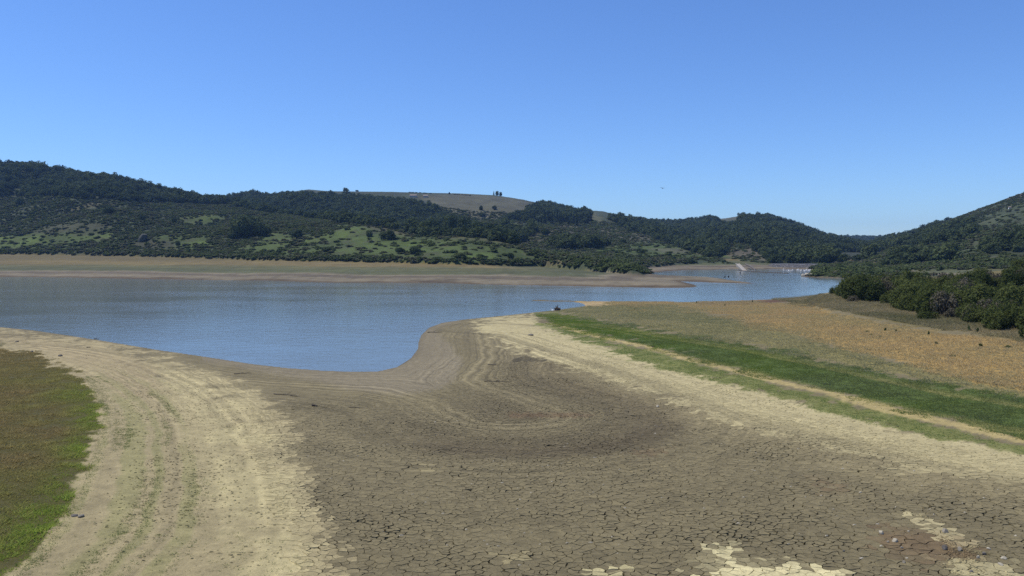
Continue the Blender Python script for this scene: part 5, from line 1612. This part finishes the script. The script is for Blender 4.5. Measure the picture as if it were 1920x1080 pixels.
# ------------------------------------------------------------------ houses
def house(px, row, wpx, hpx, label, wall, y=None):
    if y is None:
        x, y, z = hit(px, row)
    else:
        x = (px - 960) / F * y; z = hz(x, y)
    w_ = wpx / F * y; h = hpx / F * y
    dpt = w_ * 0.6
    root = bpy.data.objects.new('house', None); COL.objects.link(root); root.location = (x, y, z)
    tag(root, label, 'house')
    a_, b = w_ / 2, dpt / 2; hw = h * 0.6
    V = np.array([(-a_, -b, -1.5), (a_, -b, -1.5), (a_, b, -1.5), (-a_, b, -1.5), (-a_, -b, hw), (a_, -b, hw), (a_, b, hw), (-a_, b, hw), (-a_, 0, h * 0.97), (a_, 0, h * 0.97)])
    obj('wall', mesh_np('house_wall', V, [np.array([[0, 1, 5, 4], [2, 3, 7, 6], [3, 2, 1, 0]]), np.array([[1, 2, 6, 9, 5], [3, 0, 4, 8, 7]])], None, [wall]), root)
    e = 0.4; t_ = 0.25
    V = np.array([(-a_ - e, -b - e, hw - 0.15), (a_ + e, -b - e, hw - 0.15), (a_ + e, 0, h), (-a_ - e, 0, h), (a_ + e, b + e, hw - 0.15), (-a_ - e, b + e, hw - 0.15)])
    V = np.vstack([V, V + [0, 0, t_]])
    obj('roof', mesh_np('house_roof', V, [np.array([[6, 7, 8, 9], [9, 8, 10, 11], [0, 3, 2, 1], [3, 5, 4, 2], [0, 1, 7, 6], [4, 5, 11, 10], [1, 2, 8, 7], [2, 4, 10, 8], [5, 3, 9, 11], [3, 0, 6, 9]])], None, [M_ROOF]), root)
    for k in (-0.5, 0.0, 0.5):
        cx = k * w_ * 0.6; s1 = w_ * 0.06; z0 = hw * 0.35; z1 = hw * 0.8
        V = np.array([(cx - s1, -b - 0.05, z0), (cx + s1, -b - 0.05, z0), (cx + s1, -b - 0.05, z1), (cx - s1, -b - 0.05, z1)])
        V = np.vstack([V, V + [0, 0.1, 0]])
        obj('window', mesh_np('house_window', V, [np.array([[0, 1, 2, 3], [7, 6, 5, 4], [0, 4, 5, 1], [1, 5, 6, 2], [2, 6, 7, 3], [3, 7, 4, 0]])], None, [M_GLASS]), root)


house(775, 369.5, 12, 4.5, 'pale low house, left of two just under the ridge top', M_WALL)
house(798, 370, 8, 4.5, 'tan roofed house, right of two just under the ridge top', M_WALL)
house(1004, 419, 4, 4, 'tiny white house below the conifer plantation', M_WALLW, 900)
house(1893, 391, 4, 3.5, 'tiny pale house high on the right hillside', M_WALLW)

# ------------------------------------------------------------------ air
HAZE = 0.00009
if HAZE > 0:
    mh, nt, out = mat('haze_air')
    pv = nd(nt, 'ShaderNodeVolumePrincipled')
    pv.inputs['Color'].default_value = (0.34, 0.57, 1.0, 1); pv.inputs['Density'].default_value = HAZE; pv.inputs['Anisotropy'].default_value = 0.2
    nt.links.new(pv.outputs[0], out.inputs['Volume'])
    x0, x1, y0, y1, z0, z1 = -5400, 5400, -60, 4400, -4.2, float(g_z.max()) + 25
    V = np.array([(x0, y0, z0), (x1, y0, z0), (x1, y1, z0), (x0, y1, z0), (x0, y0, z1), (x1, y0, z1), (x1, y1, z1), (x0, y1, z1)])
    tag(obj('haze', mesh_np('haze', V, [np.array([[0, 3, 2, 1], [4, 5, 6, 7], [0, 1, 5, 4], [1, 2, 6, 5], [2, 3, 7, 6], [3, 0, 4, 7]])], None, [mh])), 'thin blue summer haze', 'haze', kind='stuff')
print('zrange', g_z2.min(), g_z.max())

# ------------------------------------------------------------------ light, sky, camera
SUN_EL, SUN_AZ = 64.0, -78.0         # azimuth from the view direction, negative = left
w = bpy.data.worlds.new('World'); sc.world = w; w.use_nodes = True
nt = w.node_tree
bg = nt.nodes['Background']
sky = nt.nodes.new('ShaderNodeTexSky'); sky.sky_type = 'NISHITA'; sky.sun_disc = False
sky.sun_elevation = R(SUN_EL); sky.sun_rotation = R(SUN_AZ); sky.altitude = 0; sky.air_density = 1.0; sky.dust_density = 0.0; sky.ozone_density = 3.5
tint = nt.nodes.new('ShaderNodeVectorMath'); tint.operation = 'MULTIPLY'; tint.inputs[1].default_value = (0.60, 0.81, 1.17)
nt.links.new(sky.outputs[0], tint.inputs[0]); nt.links.new(tint.outputs[0], bg.inputs[0]); bg.inputs[1].default_value = 0.13
sl = bpy.data.lights.new('sun', 'SUN'); sl.energy = 4.0; sl.angle = R(0.53); sl.color = (1.0, 0.93, 0.80)
so = bpy.data.objects.new('sun', sl); COL.objects.link(so); so.location = (0, 0, 200)
dv = Vector((math.sin(R(SUN_AZ)) * math.cos(R(SUN_EL)), math.cos(R(SUN_AZ)) * math.cos(R(SUN_EL)), math.sin(R(SUN_EL))))
so.rotation_euler = dv.to_track_quat('Z', 'Y').to_euler()

cam = bpy.data.cameras.new('camera'); co = bpy.data.objects.new('camera', cam); COL.objects.link(co)
cam.sensor_width = 36.0; cam.lens = 36.0 * F / 1920.0; cam.clip_start = 0.5; cam.clip_end = 20000
co.location = (0, 0, CAMH); co.rotation_euler = (R(90) - TH, 0, 0)
sc.camera = co
sc.view_settings.view_transform = 'Standard'; sc.view_settings.look = 'None'; sc.view_settings.exposure = 0.0; sc.view_settings.gamma = 1.0
sc.cycles.use_denoising = False
sc.cycles.max_bounces = 5; sc.cycles.diffuse_bounces = 3; sc.cycles.glossy_bounces = 2; sc.cycles.transmission_bounces = 3; sc.cycles.volume_bounces = 0; sc.cycles.transparent_max_bounces = 4
